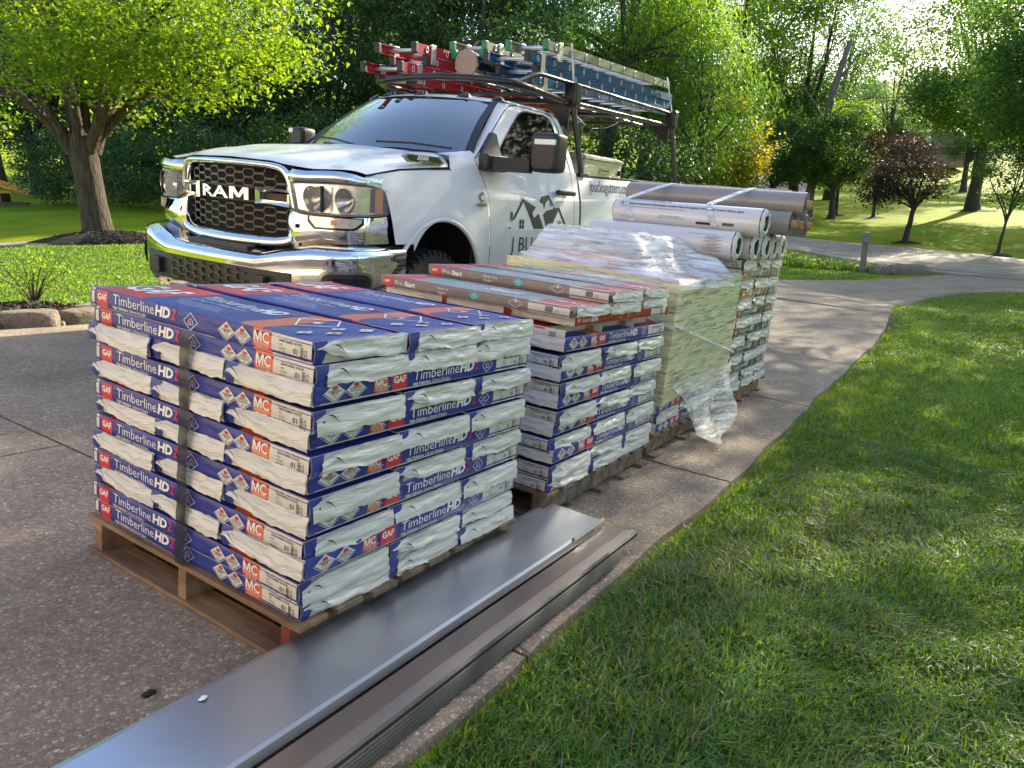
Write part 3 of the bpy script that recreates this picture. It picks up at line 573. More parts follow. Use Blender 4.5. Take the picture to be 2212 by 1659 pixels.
# mailbox
mxx,myy=11.16,23.5; mz=float(TZ(mxx,myy)[0]); mbx=empty('mailbox',Matrix.Translation((mxx,myy,mz))@Matrix.Rotation(R(-25),4,'Z'),'grey-brown plastic mailbox on a fluted post beside the road','mailbox')
M_MB=pbr('mailbox_plastic',(.20,.165,.13),.55,var=.08,vscale=10)
mb=MB(); mb.bbox(-.09,.09,-.09,.09,-.1,.95,.02); mb.bbox(-.055,.055,-.1,-.088,.2,.8,.01); mb.bbox(-.12,.12,-.12,.12,-.02,.14,.02); mb.build('post',M_MB,mbx)
mb=MB(); pr=[(-.13,.9),(.13,.9),(.13,1.08)]+[(.13*math.cos(R(a)),1.08+.13*math.sin(R(a))) for a in range(15,180,15)]+[(-.13,1.08)]; mb.prism(pr,-.32,.28,'y',0,None,False); mb.build('box',M_MB,mbx)
mb=MB(); pr2=[(p[0]*1.05,(p[1]-1.04)*1.05+1.04) for p in pr]; mb.prism(pr2,-.345,-.318,'y'); mb.box(-.03,.03,-.36,-.34,1.12,1.15); mb.build('door',M_MB,mbx)
mb=MB(); mb.box(.135,.147,-.2,-.05,.98,1.03); mb.build('newspaper_slot',M_CRACK,mbx)
def rock(mb,c,r,seed,mi=0,flat=.6):
    bm=bmesh.new(); bmesh.ops.create_icosphere(bm,subdivisions=3,radius=1)
    V=[]
    for p in bm.verts:
        d=p.co.normalized(); k=1+.28*nz(d.x*1.3+seed,d.y*1.3,d.z*1.3)+.10*nz(d.x*4,d.y*4+seed,d.z*4); q=d*k
        q=Vector((max(-.82,min(.82,q.x)),max(-.78,min(.78,q.y)),max(-.7,min(.66,q.z)))); V.append((c[0]+q.x*r[0],c[1]+q.y*r[1],c[2]+q.z*r[2]))
    bm.verts.index_update(); F=[tuple(v.index for v in f.verts) for f in bm.faces]; bm.free(); mb.add(V,F,mi,True)
M_STONE=bpy.data.materials.new('sandstone'); M_STONE.use_nodes=True; nt=M_STONE.node_tree; p=nt.nodes['Principled BSDF']
n1=noise_node(nt,3.5,7,.7); n2=noise_node(nt,22,6,.7)
c=mixc(nt,1.0,ramp(nt,n1.outputs[0],[(.3,(.20,.14,.105)),(.5,(.33,.26,.20)),(.68,(.27,.26,.24))]),ramp(nt,n2.outputs[0],[(.3,(.6,.6,.6)),(.7,(1.25,1.25,1.2))]),'MULTIPLY')
nt.links.new(c,p.inputs['Base Color']); p.inputs['Roughness'].default_value=.9; nt.links.new(bump(nt,n2.outputs[0],1.0,.05,bump(nt,n1.outputs[0],.9,.09)),p.inputs['Normal'])
for x,y,r,l in ((11.5,23.0,(.34,.3,.22),'small rock at the foot of the mailbox'),(12.3,22.9,(.75,.4,.26),'low tan boulder beside the mailbox at the apron')):
    mb=MB(); rock(mb,(0,0,.08),r,x); mb.build('rock',M_STONE,None,Matrix.Translation((x,y,float(TZ(x,y)[0]))),label=l,cat='rock')
# ground cover strip between drive and road
def box_in(p): 
    k=np.interp(p[:,0],[6.5,8.45,10.9,12.2],[18.6,19.9,21.9,23.3]); kk=np.interp(p[:,0],[6.5,9,11.5,12.4],[34,30,25.5,23.8]); return (p[:,1]>k)&(p[:,1]<kk)&(p[:,0]<12.4)
P6=scatter(60000,(6,12.5),(18,33),box_in,8); P6h=P6[(P6[:,1]>np.interp(P6[:,0],[6.5,12],[24.5,23.2]))]
blades('grass',P6,.05,.03,18,'sunlit grass strip between driveway and road')
blades('ground_cover',P6h[::2],.22,.06,19,'taller shaded ground cover around the mailbox')
# ---- left bed: mulch, stones, shrub, hosta
M_MULCH=pbr('mulch',(.022,.016,.012),.95,var=.6,vscale=60,bmp=1,bscale=70,bdist=.03)
def mound(name,cx,cy,rx,ry,h,rot,label,seed):
    mb=MB()
    def f(u,v):
        a=u*2*math.pi; rr=v*(1+.14*nz(math.cos(a)*1.5+seed,math.sin(a)*1.5)); x,y=rx*rr*math.cos(a),ry*rr*math.sin(a); X=cx+x*math.cos(rot)-y*math.sin(rot); Y=cy+x*math.sin(rot)+y*math.cos(rot)
        return (X,Y,float(TZ(X,Y)[0])-.05+h*(1-v**2.2)+(.025*nz(X*9,Y*9)+.02*nz(X*30,Y*30))*(1-v))
    mb.grid(f,48,18,0,True); o=mb.build(name,M_MULCH); tag(o,label,kind='stuff'); return o
mound('mulch_bed',-4.80,6.80,1.05,.72,.12,R(35),'dark mulch bed behind the edging stones',1)
mound('mulch_bed',-8.55,15.75,1.75,.75,.22,R(8),'mulch ring round the maple trunk',2)
for x,y,n_ in ((22.1,51.3,.8),(23.5,48.8,.9),(17.95,33.9,.8),(18.9,28.8,.6),(31.4,51.2,1.6)): mound('mulch_bed',x,y,n_,n_*.7,.12,0,'mulch ring round a tree trunk on the slope',x)
# wood chips
rg=np.random.default_rng(5); N=1500; a=rg.uniform(0,6.28,N); rr=np.sqrt(rg.random(N))*.92; X=-4.8+1.05*rr*np.cos(a)*math.cos(R(35))-.72*rr*np.sin(a)*math.sin(R(35)); Y=6.80+1.05*rr*np.cos(a)*math.sin(R(35))+.72*rr*np.sin(a)*math.cos(R(35))
X2=-8.55+1.7*rr*np.cos(a); Y2=15.75+.7*rr*np.sin(a); XX=np.r_[X,X2]; YY=np.r_[Y,Y2]; RR=np.r_[rr,rr]; Hh=np.r_[np.full(N,.12),np.full(N,.22)]
ZZ=TZ(XX,YY)-.04+Hh*(1-RR**2.2); o=inst('mulch_chips',leaves('mulch_chips',np.c_[XX,YY,ZZ],.012,1,.06,pbr('chip',(.05,.035,.026),.9,var=.7,vscale=30),'oval',9)); tag(o,'loose dark bark chips on the mulch',kind='stuff')
stones=[(-4.22,5.62,.13,.11,.09,.1,'tan edging stone cut by the left edge of the view'),(-3.97,5.93,.235,.125,.115,.33,'large long sandstone edging block with a rounded left end'),(-3.80,6.38,.17,.15,.10,.9,'flat angular edging stone right of the long block'),(-3.90,6.78,.20,.12,.11,.7,'grey streaked edging stone at the back beside the lawn'),(-3.83,6.13,.04,.035,.035,.3,'small pinkish pebble stone wedged between the edging blocks'),(-4.14,5.76,.07,.05,.05,.2,'small edging stone at the gap left of the long block'),(-3.66,7.15,.22,.13,.10,1.0,'edging stone hidden partly behind the front stack')]
for i,(x,y,a,b,c,rot,l) in enumerate(stones):
    mb=MB(); rock(mb,(0,0,c*.45),(a*1.15,b*1.2,c*1.25),i*3.1+1); mb.build('edging_stone',M_STONE,None,Matrix.Translation((x,y,float(TZ(x,y)[0])-.02))@Matrix.Rotation(rot,4,'Z'),label=l,cat='stone',group='stones edging the planting bed')
sb=empty('shrub',Matrix.Translation((-4.75,7.25,float(TZ(-4.75,7.25)[0])+.04)),'small thin twiggy shrub growing in the mulch bed','shrub'); mb=MB(); P=[]
rg=random.Random(8)
for i in range(16):
    e=Vector((rg.uniform(-.42,.42),rg.uniform(-.3,.3),rg.uniform(.28,.58))); mb.tube([(0,0,0),e*.5+Vector((0,0,.05)),e],[.008,.005,.002],5); P+=[np.array(e),np.array(e*.8),np.array(e*.6)]
mb.build('stem',M_BARK,sb); inst('foliage',leaves('foliage',np.array(P),.07,16,.035,M_LEAF_Y,'oval',3),sb)
ho=empty('hosta_plant',Matrix.Translation((-4.86,6.22,float(TZ(-4.86,6.22)[0])+.02)),'yellow-green hosta with broad pointed leaves at the left edge','plant')
M_HO=leafmat('hosta',(.16,.24,.03),(.28,.36,.05),.4,(1.5,1.5,.5)); rg=random.Random(4)
for i in range(20):
    a=rg.uniform(0,6.28) if i>6 else rg.uniform(-.9,.9); L=rg.uniform(.3,.5); mb=MB()
    def hl(u,v,a=a,L=L): 
        wd=.17*math.sin(math.pi*min(1,u*.96+.04))**.8*(1-u*.3); x=L*u; y=(v-.5)*wd; z=.12+.42*L*math.sin(u*2.4)*1.3-.25*u*u*L+.35*abs(y)
        return (x*math.cos(a)-y*math.sin(a),x*math.sin(a)+y*math.cos(a),z)
    mb.grid(hl,8,4,0,True); mb.build('leaf',M_HO,ho)
# ================================================================= shingle bundles
BL,BW=1.0,.330
def filmmat(name,col,rough=.28,var=.0,bs=28,strength=.55,spec=.5,stretch=(1,1,1)):
    m=bpy.data.materials.new(name); m.use_nodes=True; nt=m.node_tree; p=nt.nodes['Principled BSDF']
    n=noise_node(nt,bs,5,.6,dist=.8,stretch=stretch); n2=noise_node(nt,7,3,.5,dist=1.2)
    c=ramp(nt,n2.outputs[0],[(.3,tuple(k*(1-var) for k in col)),(.7,tuple(min(1,k*(1+var)) for k in col))]); nt.links.new(c,p.inputs['Base Color'])
    p.inputs['Roughness'].default_value=rough; p.inputs['Specular IOR Level'].default_value=spec
    nt.links.new(bump(nt,n.outputs[0],strength,.006,bump(nt,n2.outputs[0],.5,.012)),p.inputs['Normal']); return m
ST=(.35,1,1)
F_BLUE=filmmat('blue_film',(.026,.040,.26),.38,.18,stretch=ST); F_WHITE=filmmat('white_film',(.60,.59,.57),.38,.03); F_RED=filmmat('red_print',(.56,.035,.055),.36,.08,stretch=ST)
F_ORG=filmmat('orange_print',(.66,.14,.055),.36,.08,stretch=ST); F_INK=pbr('black_ink',(.02,.02,.022),.5); F_WP=pbr('white_ink',(.80,.80,.80),.4)
F_GREY=filmmat('clear_grey_film',(.30,.33,.42),.2,.2); F_BLK=pbr('torn_gap',(.008,.008,.01),.6)
F_BRN=filmmat('taupe_print',(.22,.175,.155),.3,.05,stretch=ST); F_TEAL=filmmat('teal_print',(.03,.42,.40),.3,.05); F_CHAR=filmmat('charcoal_film',(.035,.038,.045),.27,.2,stretch=ST)
F_RED2=filmmat('brick_red_print',(.36,.025,.02),.3,.08,stretch=ST); F_GTOP=filmmat('slate_top_print',(.30,.33,.35),.32,.08)
m=filmmat('shingle_photo_print',(.2,.12,.08),.3,.1); nt=m.node_tree; wv=nt.nodes.new('ShaderNodeTexWave'); wv.inputs['Scale'].default_value=6; wv.inputs['Distortion'].default_value=3; wv.inputs['Detail'].default_value=4; wv.bands_direction='DIAGONAL'
tc=nt.nodes.new('ShaderNodeTexCoord'); nt.links.new(tc.outputs['Object'],wv.inputs[0]); nt.links.new(ramp(nt,wv.outputs[0],[(.2,(.03,.02,.018)),(.6,(.20,.10,.055)),(.9,(.42,.26,.16))]),nt.nodes['Principled BSDF'].inputs['Base Color']); F_PHOTO=m
m=bpy.data.materials.new('crinkled_film'); m.use_nodes=True; nt=m.node_tree; p=nt.nodes['Principled BSDF']; p.inputs['Roughness'].default_value=.30; p.inputs['Specular IOR Level'].default_value=.6
n=noise_node(nt,22,5,.6,dist=1.0,stretch=(1,.45,2.2)); n2=noise_node(nt,8,3,.5,dist=1.5,stretch=(1,.5,1.8)); nt.links.new(bump(nt,n.outputs[0],.45,.005,bump(nt,n2.outputs[0],.7,.02)),p.inputs['Normal'])
nt.links.new(ramp(nt,n2.outputs[0],[(.28,(.46,.47,.47)),(.5,(.60,.60,.585))]),p.inputs['Base Color']); F_CRINK=m
#          0      1       2     3     4     5    6      7
def mats_for(kind):
    if kind=='hdz': return [F_BLUE,F_WHITE,F_RED,F_ORG,F_INK,F_WP,F_GREY,F_BLK,F_TEAL]
    if kind=='char': return [F_CHAR,F_WHITE,F_RED2,F_ORG,F_INK,F_WP,F_GREY,F_BLK,F_TEAL]
    if kind=='photo': return [F_PHOTO,F_WHITE,F_ORG,F_ORG,F_INK,F_WP,F_GREY,F_BLK,F_TEAL]
    if kind=='start': return [F_BRN,F_WHITE,F_RED,F_GTOP,F_INK,F_WP,F_GREY,F_BLK,F_TEAL]
    if kind=='ridge': return [F_RED2,F_WHITE,F_RED,F_GTOP,F_INK,F_WP,F_GREY,F_BLK,F_TEAL]
def side_wob(u,z,s): return .0022*nz(u*5,s,z*20)+.0012*nz(u*17,s+4,z*30)
class Side:
    """prints on a long side; u reads left to right, z 0..T"""
    def __init__(s,mb,T,y,flip,seed,L=BL): s.mb=mb;s.T=T;s.y=y;s.flip=flip;s.seed=seed;s.L=L
    def P(s,u,z,e=.0):
        d=side_wob(u,z,s.seed)+e; r=.006; q=0
        if z<r: q=(r-z)**2/(2*r)
        if z>s.T-r: q=(z-s.T+r)**2/(2*r)
        d-=q*1.6; u2=u
        return (u if not s.flip else s.L-u, s.y-d if not s.flip else s.y+d, z)
    def quad(s,pts,mi,e=.0010):
        s.mb.add([s.P(u,z,e) for u,z in pts],[tuple(range(len(pts)))],mi)
    def rect(s,u0,u1,z0,z1,mi,e=.0008,n=None):
        n=n or max(2,int((u1-u0)/.02)); m=4
        s.mb.grid(lambda a,b:s.P(u0+(u1-u0)*a,z0+(z1-z0)*b,e),n,m,mi,True)
    def text(s,t,u,z,size,mi,e=.0016,**k):
        V,F,w=txt(t,size,**k); s.mb.add([s.P(u+x,z+y,e) for x,y in V],F,mi); return w
    def outline(s,pts,t,mi,e=.0018):
        P0=pts; pts=[(a[0]+(b[0]-a[0])*k/5,a[1]+(b[1]-a[1])*k/5) for a,b in zip(P0,P0[1:]+P0[:1]) for k in range(5)]
        n=len(pts); c=(sum(p[0] for p in pts)/n,sum(p[1] for p in pts)/n)
        inn=[(c[0]+(p[0]-c[0])*(1-t/max(.001,math.hypot(p[0]-c[0],p[1]-c[1]))),c[1]+(p[1]-c[1])*(1-t/max(.001,math.hypot(p[0]-c[0],p[1]-c[1])))) for p in pts]
        V=[s.P(*p,e) for p in pts]+[s.P(*p,e) for p in inn]; s.mb.add(V,[(i,(i+1)%n,n+(i+1)%n,n+i) for i in range(n)],mi)
    # pieces
    def gaf(s,u0,u1):
        T=s.T; s.rect(u0,u1,.05*T,.93*T,2); w=txt('GAF',1,bold=.03)[2]; sz=(u1-u0)*.80/w; s.text('GAF',u0+(u1-u0)*.1,T*.50-sz*.15,sz,5,bold=.03)
    def mc(s,u0,u1):
        T=s.T; s.rect(u0,u1,.02*T,.99*T,3); MP=[(0,0),(0,.70),(.17,.70),(.37,.22),(.57,.70),(.74,.70),(.74,0),(.61,0),(.61,.46),(.42,.0),(.32,.0),(.13,.46),(.13,0)]; sz=(u1-u0)*.84/1.50; x0=u0+(u1-u0)*.08; s.mb.add([s.P(x0+x*sz,T*.42+y*sz,.0022) for x,y in MP],[tuple(range(13))],5); s.text('C',x0+.80*sz,T*.42,sz,5,e=.0022,bold=.02)
        s.text('ALWAYS MATCH',u0+(u1-u0)*.12,T*.30,.0075,5); s.text('COLOR CODE',u0+(u1-u0)*.16,T*.16,.0075,5)
    def timber(s,u0,u1,name='HD',z='Z'):
        T=s.T; W=u1-u0; w=txt('Timberline',1)[2]; sz=W*.66/w; sx=1
        h=min(sz*1.2,T*.74); sx=sz/h; a=s.text('Timberline',u0,T*.38,h,5,sx=sx,bold=-.004)
        w2=txt('HD',1,bold=.045,shear=.15)[2]; s2=h*.96; b=s.text('HD',u0+a+.006,T*.38,s2,5,bold=.045,shear=.15,sx=W*.235/(w2*s2))
        if z: s.text(z,u0+a+.010+b,T*.38,s2,2 if s.red else 5,bold=.04,shear=.25,sx=.62)
        a=s.text('High Definition',u0,T*.13,T*.22,5,sx=1.0,bold=.015); s.text('Lifetime Shingles',u0+a+.008,T*.13,T*.22,5,sx=1.0)
    red=True
    def house(s,u,w,mi=5):
        T=s.T; c=T*.5; s.outline([(u-w,c),(u,c-T*.44),(u+w,c),(u,c+T*.44)],.0022,mi)
        k=w*.32; s.outline([(u-k,c-T*.16),(u+k,c-T*.16),(u+k,c+T*.03),(u,c+T*.16),(u-k,c+T*.03)],.0016,mi); s.text('4',u-.004,c-T*.12,T*.2,mi)
        for q in (.20,.27): s.quad([(u-k,c+T*(q-.11)),(u,c+T*q),(u+k,c+T*(q-.11)),(u,c+T*(q+.04))],2,.0016)
    def diamond(s,u,w,words):
        T=s.T; c=T*.5; s.outline([(u-w*1.1,c-T*.03),(u,c-T*.47),(u+w*1.1,c-T*.03),(u,c+T*.42)],.0016,5)
        s.quad([(u-w,c+T*.02),(u,c-T*.38),(u+w,c+T*.02),(u,c+T*.44)],1,.0018); s.rect(u-w*.24,u+w*.24,c+T*.13,c+T*.29,2,.0024,2)
        for i,t in enumerate(words): V,F,wd=txt(t,1,bold=.01); sz=w*1.25/max(wd,4.2); s.text(t,u-wd*sz/2,c+T*(.02-.11*i),sz,4,.0026,bold=.01)
        s.outline([(u-w*.16,c-T*.16),(u-w*.1,c-T*.25),(u,c-T*.29),(u+w*.1,c-T*.25),(u+w*.16,c-T*.16)],.0012,4,.0026)
    def panel(s,u0,u1,small=False):
        T=s.T; s.rect(u0,u1,.0*T,.97*T,1); W=u1-u0
        w=txt('WEATHERED WOOD',1,bold=.012)[2]; sz=W*.58/w; s.text('WEATHERED WOOD',u0+W*.20,T*.66,sz,4,bold=.012)
        for t,z in (('HDZ',.50),('01/31/25',.34),('05:12 N1',.20)): s.text(t,u0+W*.20,T*z,T*.115,4)
        s.text('Color Code: MC900A',u0+W*.20,T*.07,T*.085,4)
        s.text('01',u0+W*.56,T*.27,T*.34,4,bold=.012); b0=u0+W*.73
        rg=random.Random(4); z=T*.08
        while z<T*.58:
            h=T*rg.choice((.012,.02,.03)); s.rect(b0,b0+W*.08,z,z+h,4,.0016,1); z+=h+T*.016
        s.outline([(b0+W*.11,T*.10),(b0+W*.135,T*.06),(b0+W*.16,T*.10),(b0+W*.16,T*.5),(b0+W*.135,T*.56),(b0+W*.11,T*.5)],.0022,4)
def bundle_meshes(kind,T,seed,L=BL,W=BW,top=True):
    mb=MB(); s=seed
    def body(u0,u1,flip,y):
        sd=Side(mb,T,y,flip,s if not flip else s+7,L); return sd
    # long sides base
    for flip,y in ((False,0.0),(True,W)):
        sd=Side(mb,T,y,flip,s+(7 if flip else 0),L); sd.red=(kind!='photo')
        mb.grid(lambda a,b:sd.P(.004+(L-.008)*a,T*b,0),52,6,0,True)
        if kind in('hdz','char','photo'):
            if not flip:
                sd.rect(.006,.022,0,T*.98,1); sd.gaf(.036,.098); sd.timber(.126,.448,z='Z' if kind=='hdz' else None); sd.house(.512,.032); sd.diamond(.668,.033,('STAINGUARD','PLUS')); sd.diamond(.734,.033,('LAYERLOCK','TECHNOLOGY')); sd.mc(.775,.846); sd.panel(.846,.994)
                sd.rect(.006,.62,-.001,T*.07,1,.0012)
            else:
                if kind=='hdz': sd.diamond(.07,.035,('STAINGUARD','PLUS')); sd.diamond(.145,.035,('LAYERLOCK','TECHNOLOGY')); sd.mc(.212,.268); sd.gaf(.285,.348); sd.timber(.375,.700); sd.house(.745,.030); sd.panel(.800,.992)
                else: sd.gaf(.05,.12); sd.timber(.14,.56,z=None); sd.house(.64,.03); sd.diamond(.78,.028,('STAINGUARD','PLUS')); sd.diamond(.85,.028,('LAYERLOCK','TECHNOLOGY')); sd.rect(.90,.94,.02*T,.98*T,3); sd.rect(.94,.992,0,.97*T,1)
                sd.rect(.02,.55,-.001,T*.10,1,.0012)
        elif kind=='start':
            w=T*.62; sd.rect(.018,.078,.12*T,.86*T,2); sd.text('GAF',.024,T*.40,T*.36,5,bold=.03); a=sd.text('Pro-',.09,T*.26,w,5,sx=1.05); a+=sd.text('Start',.094+a,T*.26,w,5,bold=.045,sx=1.05)
            t1,t2=('Starter Strip','Shingles') if seed%2 else ('Bande de','départ')
            sd.text(t1,.335,T*.54,T*.34,5); sd.text(t2,.335,T*.16,T*.34,5)
            sd.quad([(.50,T*.5),(.53,T*.06),(.56,T*.5),(.53,T*.94)],8,.0012); sd.outline([(.518,T*.34),(.542,T*.34),(.542,T*.52),(.53,T*.66),(.518,T*.52)],.002,5,.002)
            sd.outline([(.705,T*.5),(.74,T*.06),(.775,T*.5),(.74,T*.94)],.0022,5); sd.rect(.734,.746,T*.6,T*.74,5); sd.rect(.80,.992,0,T,1); sd.text('12',.93,T*.3,T*.36,4)
            for i in range(9): sd.rect(.88+.004*i,.8815+.004*i+.001*(i%3),T*.25,T*.75,4,.0016,1)
        else:
            sd.rect(.012,.05,.12*T,.86*T,2); sd.text('GAF',.016,T*.38,T*.32,5,bold=.03); a=sd.text('Seal-A-',.062,T*.27,T*.6,5,sx=.95); sd.text('Ridge',.064+a,T*.27,T*.6,5,sx=.95,bold=.04)
            sd.outline([(.50,T*.5),(.52,T*.12),(.54,T*.5),(.52,T*.88)],.002,5); sd.text('Protection',.42,T*.5,T*.2,5); sd.text('De Faitages',.42,T*.24,T*.2,5); sd.rect(.80,.992,0,T,1)
            for i in range(8): sd.rect(.92+.004*i,.9215+.004*i,T*.25,T*.75,4,.0016,1)
    # top and bottom sheets
    def topz(a,b,amp=.0035): return T+amp*nz(a*4+s,b*2)+.0012*nz(a*22+s,b*9)+.0016*nz(a*50,b*3+s)
    nU=60 if top else 20; 
    def ty(b): return .001+(W-.002)*b
    def tf(a,b):
        e=min(b,1-b)*W; r=.012; q=0 if e>r else (r-e)**2/(2*r)*1.2
        ea=min(a,1-a)*L; qa=0 if ea>.03 else (.03-ea)**2/.06*.7
        return (.003+(L-.006)*a,ty(b),topz(a,b)-q-qa)
    if kind=='hdz': mfn=lambda i,j: 2 if i<nU*.25 and i>0 else (3 if nU*.70<=i<nU*.78 else 0)
    elif kind in('start',): mfn=lambda i,j: 2 if (i<nU*.16 or i>nU*.82) else (8 if (nU*.16<=i<nU*.27 and j>2) else 3)
    elif kind=='ridge': mfn=lambda i,j: 2
    elif kind=='photo': mfn=lambda i,j:0
    else: mfn=lambda i,j: 1 if nU*.70<=i<nU*.78 else 0
    mb.grid(tf,nU,10,0,True,None,mfn)
    mb.grid(lambda a,b:(.003+(L-.006)*a,ty(b),.0005),8,2,1,False,None,None,True)
    if top:
        def TP(x,y,e=.0012):
            q=tf(min(1,max(0,x/L)),min(1,max(0,y/W))); return (q[0],q[1],q[2]+e)
        def ttext(t,x,y,size,mi,**k):
            V,F,w=txt(t,size,**k); mb.add([TP(x+a,y+b) for a,b in V],F,mi); return w
        if kind=='hdz':
            ttext('GAF',.02,.085,.19,5,bold=.03,sx=.55)
            w=ttext('Timberline',.29,.17,.10,5,sx=.62); ttext('HD',.29+w+.005,.17,.10,5,bold=.04,sx=.62); ttext('Z',.29+w+.09,.17,.10,2,bold=.03,sx=.5)
            ttext('High Definition Lifetime Shingles',.30,.135,.02,5)
            for i in range(5): ttext('PROTECTION THAT LASTS FOR THE LIFE OF THE ROOF',.31+.012*i,.10-.012*i,.008,5)
            d=[(.73,.20),(.80,.12),(.87,.20),(.80,.28)]
            for a,b in zip(d,d[1:]+d[:1]):
                n=(b[1]-a[1],a[0]-b[0]); k=.006/math.hypot(*n); mb.add([TP(a[0],a[1],.002),TP(b[0],b[1],.002),TP(b[0]+n[0]*k,b[1]+n[1]*k,.002),TP(a[0]+n[0]*k,a[1]+n[1]*k,.002)],[(0,1,2,3)],5)
            ttext('4',.785,.18,.05,5,bold=.02)
            for i in range(4):
                cx,cy=.90+.045*(i%2),.06+.06*i; mb.add([TP(cx-.02,cy,.0025),TP(cx,cy-.03,.0025),TP(cx+.02,cy,.0025),TP(cx,cy+.03,.0025)],[(0,1,2,3)],1); mb.add([TP(cx-.007,cy-.005,.003),TP(cx+.007,cy-.005,.003),TP(cx+.007,cy+.005,.003),TP(cx-.007,cy+.005,.003)],[(0,1,2,3)],2)
        if kind=='start':
            w=ttext('Pro-',.33,.12,.12,5,sx=.8); ttext('Start',.33+w,.12,.12,5,sx=.8,bold=.04); ttext('GAF',.86,.10,.07,5,bold=.04)
            for i in range(4): ttext('STARTER STRIP SHINGLES FOR EAVES AND RAKES',.36,.095-.014*i,.009,5)
    # plain far end (x=0)
    mb.grid(lambda a,b:(-.004+.004*nz(a*5,b*3,s)+.006*abs(b-.5),W*a,T*b),10,4,1,True)
    body=mb
    # folded end (x=L)
    e=MB()
    e.grid(lambda a,b:(L-.003+.004*math.sin(math.pi*b)+.004*nz(a*9,b*4,s),W*a,T*b),24,5,9,True)
    # blue corner of the wrap showing at one side
    c0=.0; 
    def corner(a,b): return (L+.001+.006*math.sin(math.pi*b)+.003*nz(a*9,b*5,s+2),W*(a*.13*(.6+.4*b)),T*b)
    e.grid(corner,5,4,0,True)
    # ragged crinkled flap
    rg=random.Random(seed); k0=rg.uniform(.0,.10); dip=rg.uniform(-.16,.02); full=rg.random()<.6
    def flap(a,b):
        y=W*(k0+(1.0-k0+.01)*a); zlo=T*(dip+.18*(.5+nz(a*3.1,s*1.7))+.10*nz(a*11,s)+(0 if full else .40*max(0,.35-a)/.35+.10*(1-a))); zhi=T*(.985-.30*max(0,.16-a)/.16+.02*nz(a*9,s+3))
        z=zlo+(zhi-zlo)*b; bell=math.sin(math.pi*min(1,b*.85+.12))
        w_=2.2*nz(a*1.6,s*.7); pl=.0085*nz(a*2.2+w_*b,b*3.6+a*1.5,s)+.0055*nz(a*6+b*5*w_,b*4,s+5)+.0028*nz(a*17+b*9,b*3,s+8)
        return (L+.004+.007*bell*(1-.4*abs(a-.5))+pl*.62+(.006*(1-b)**3),y+.003*nz(b*6,a*3,s),z)
    e.grid(flap,40,9,9,True)
    # dark slit where the fold gapes
    if rg.random()<.85:
        ys=W*rg.uniform(.10,.20); pts=[]
        K=7; V=[]
        for i in range(K+1):
            t=i/K; y=ys+W*.13*t; z=T*(.86-.55*t*t); wd=T*.055*math.sin(math.pi*min(.98,t+.04))
            x=L+.021; V+=[(x,y-wd*.5,z+wd),(x,y+wd*.5,z-wd)]
        e.add(V,[(2*i,2*i+2,2*i+3,2*i+1) for i in range(K)],7)
    return body,e
_BM={}
def bundle(kind,T,seed,top=False,L=BL,W=BW):
    key=(kind,round(T,4),seed,top,L,W)
    if key not in _BM:
        b,e=bundle_meshes(kind,T,seed,L,W,top); ms=mats_for(kind); _BM[key]=(b.mesh('shingle_bundle',ms),e.mesh('folded_end',ms+[F_CRINK]))
    return _BM[key]
JR=random.Random(21)
def put_bundle(kind,T,seed,M,label,group,top=False,cat='shingle bundle',name='shingle_bundle',L=BL,W=BW,jit=.006,both=False):
    jit=jit*1.5
    b,e=bundle(kind,T,seed,top,L,W); J=Matrix.Translation((JR.uniform(-jit,jit),JR.uniform(-jit,jit)*.6,0))@Matrix.Rotation(JR.uniform(-.009,.009),4,'Z')
    o=inst(name,b,None,M@J); tag(o,label,cat,group); inst('folded_end',e,o); return o
ORD=['bottom','second','third','fourth','fifth','sixth','seventh','eighth','ninth','tenth','eleventh','twelfth','thirteenth','fourteenth']
def stack(PM,W0,z0,T,pattern,kinds,where,group,topset=True,label_kind='blue and white'):
    """PM: frame with x along the drive, y across, z up; origin at the near corner. pattern letters from the bottom: A long axis across (y), B along (x)"""
    z=z0; n=len(pattern)
    for li,ch in enumerate(pattern):
        kd=kinds[li] if isinstance(kinds,list) else kinds
        for k in range(3):
            sd=1+(li*3+k)%4
            off=(W0-3*BW)/2; top=(li>=n-1 and topset)
            pos=['nearest the front corner','middle','farthest']
            if ch=='A':   # ends show on the right side, first long side shows on the left face
                M=PM@Matrix.Translation((off*.5+k*(BW+off*.5),W0-.0,z))@Matrix(((0,1,0,0),(-1,0,0,0),(0,0,1,0),(0,0,0,1)))
                lb=f"{label_kind} shingle bundle, crosswise, {['nearest the camera','middle','farthest'][k]}, {ORD[li]} layer up, {where}"
            else:
                M=PM@Matrix.Translation((W0,k*(BW+off*.5)+BW+off*.5,z))@Matrix(((-1,0,0,0),(0,-1,0,0),(0,0,1,0),(0,0,0,1)))
                lb=f"{label_kind} shingle bundle, lengthwise, {['lawn side','middle','truck side'][k]}, {ORD[li]} layer up, {where}"
            put_bundle(kd,T,sd+(10 if ch=='B' else 0),M,lb,group,top)
        z+=T
    return z
M_WOOD=pbr('pallet_wood',(.20,.125,.075),.85,var=.65,vscale=16,bmp=.6,bscale=45,bdist=.004,stretch=(1,.15,1)); M_WOODG=pbr('grey_pallet_wood',(.15,.12,.09),.9,var=.6,vscale=16,bmp=.6,bscale=40,bdist=.004,stretch=(1,.15,1)); M_REDP=pbr('red_painted_end',(.16,.025,.02),.8,var=.3,vscale=20)
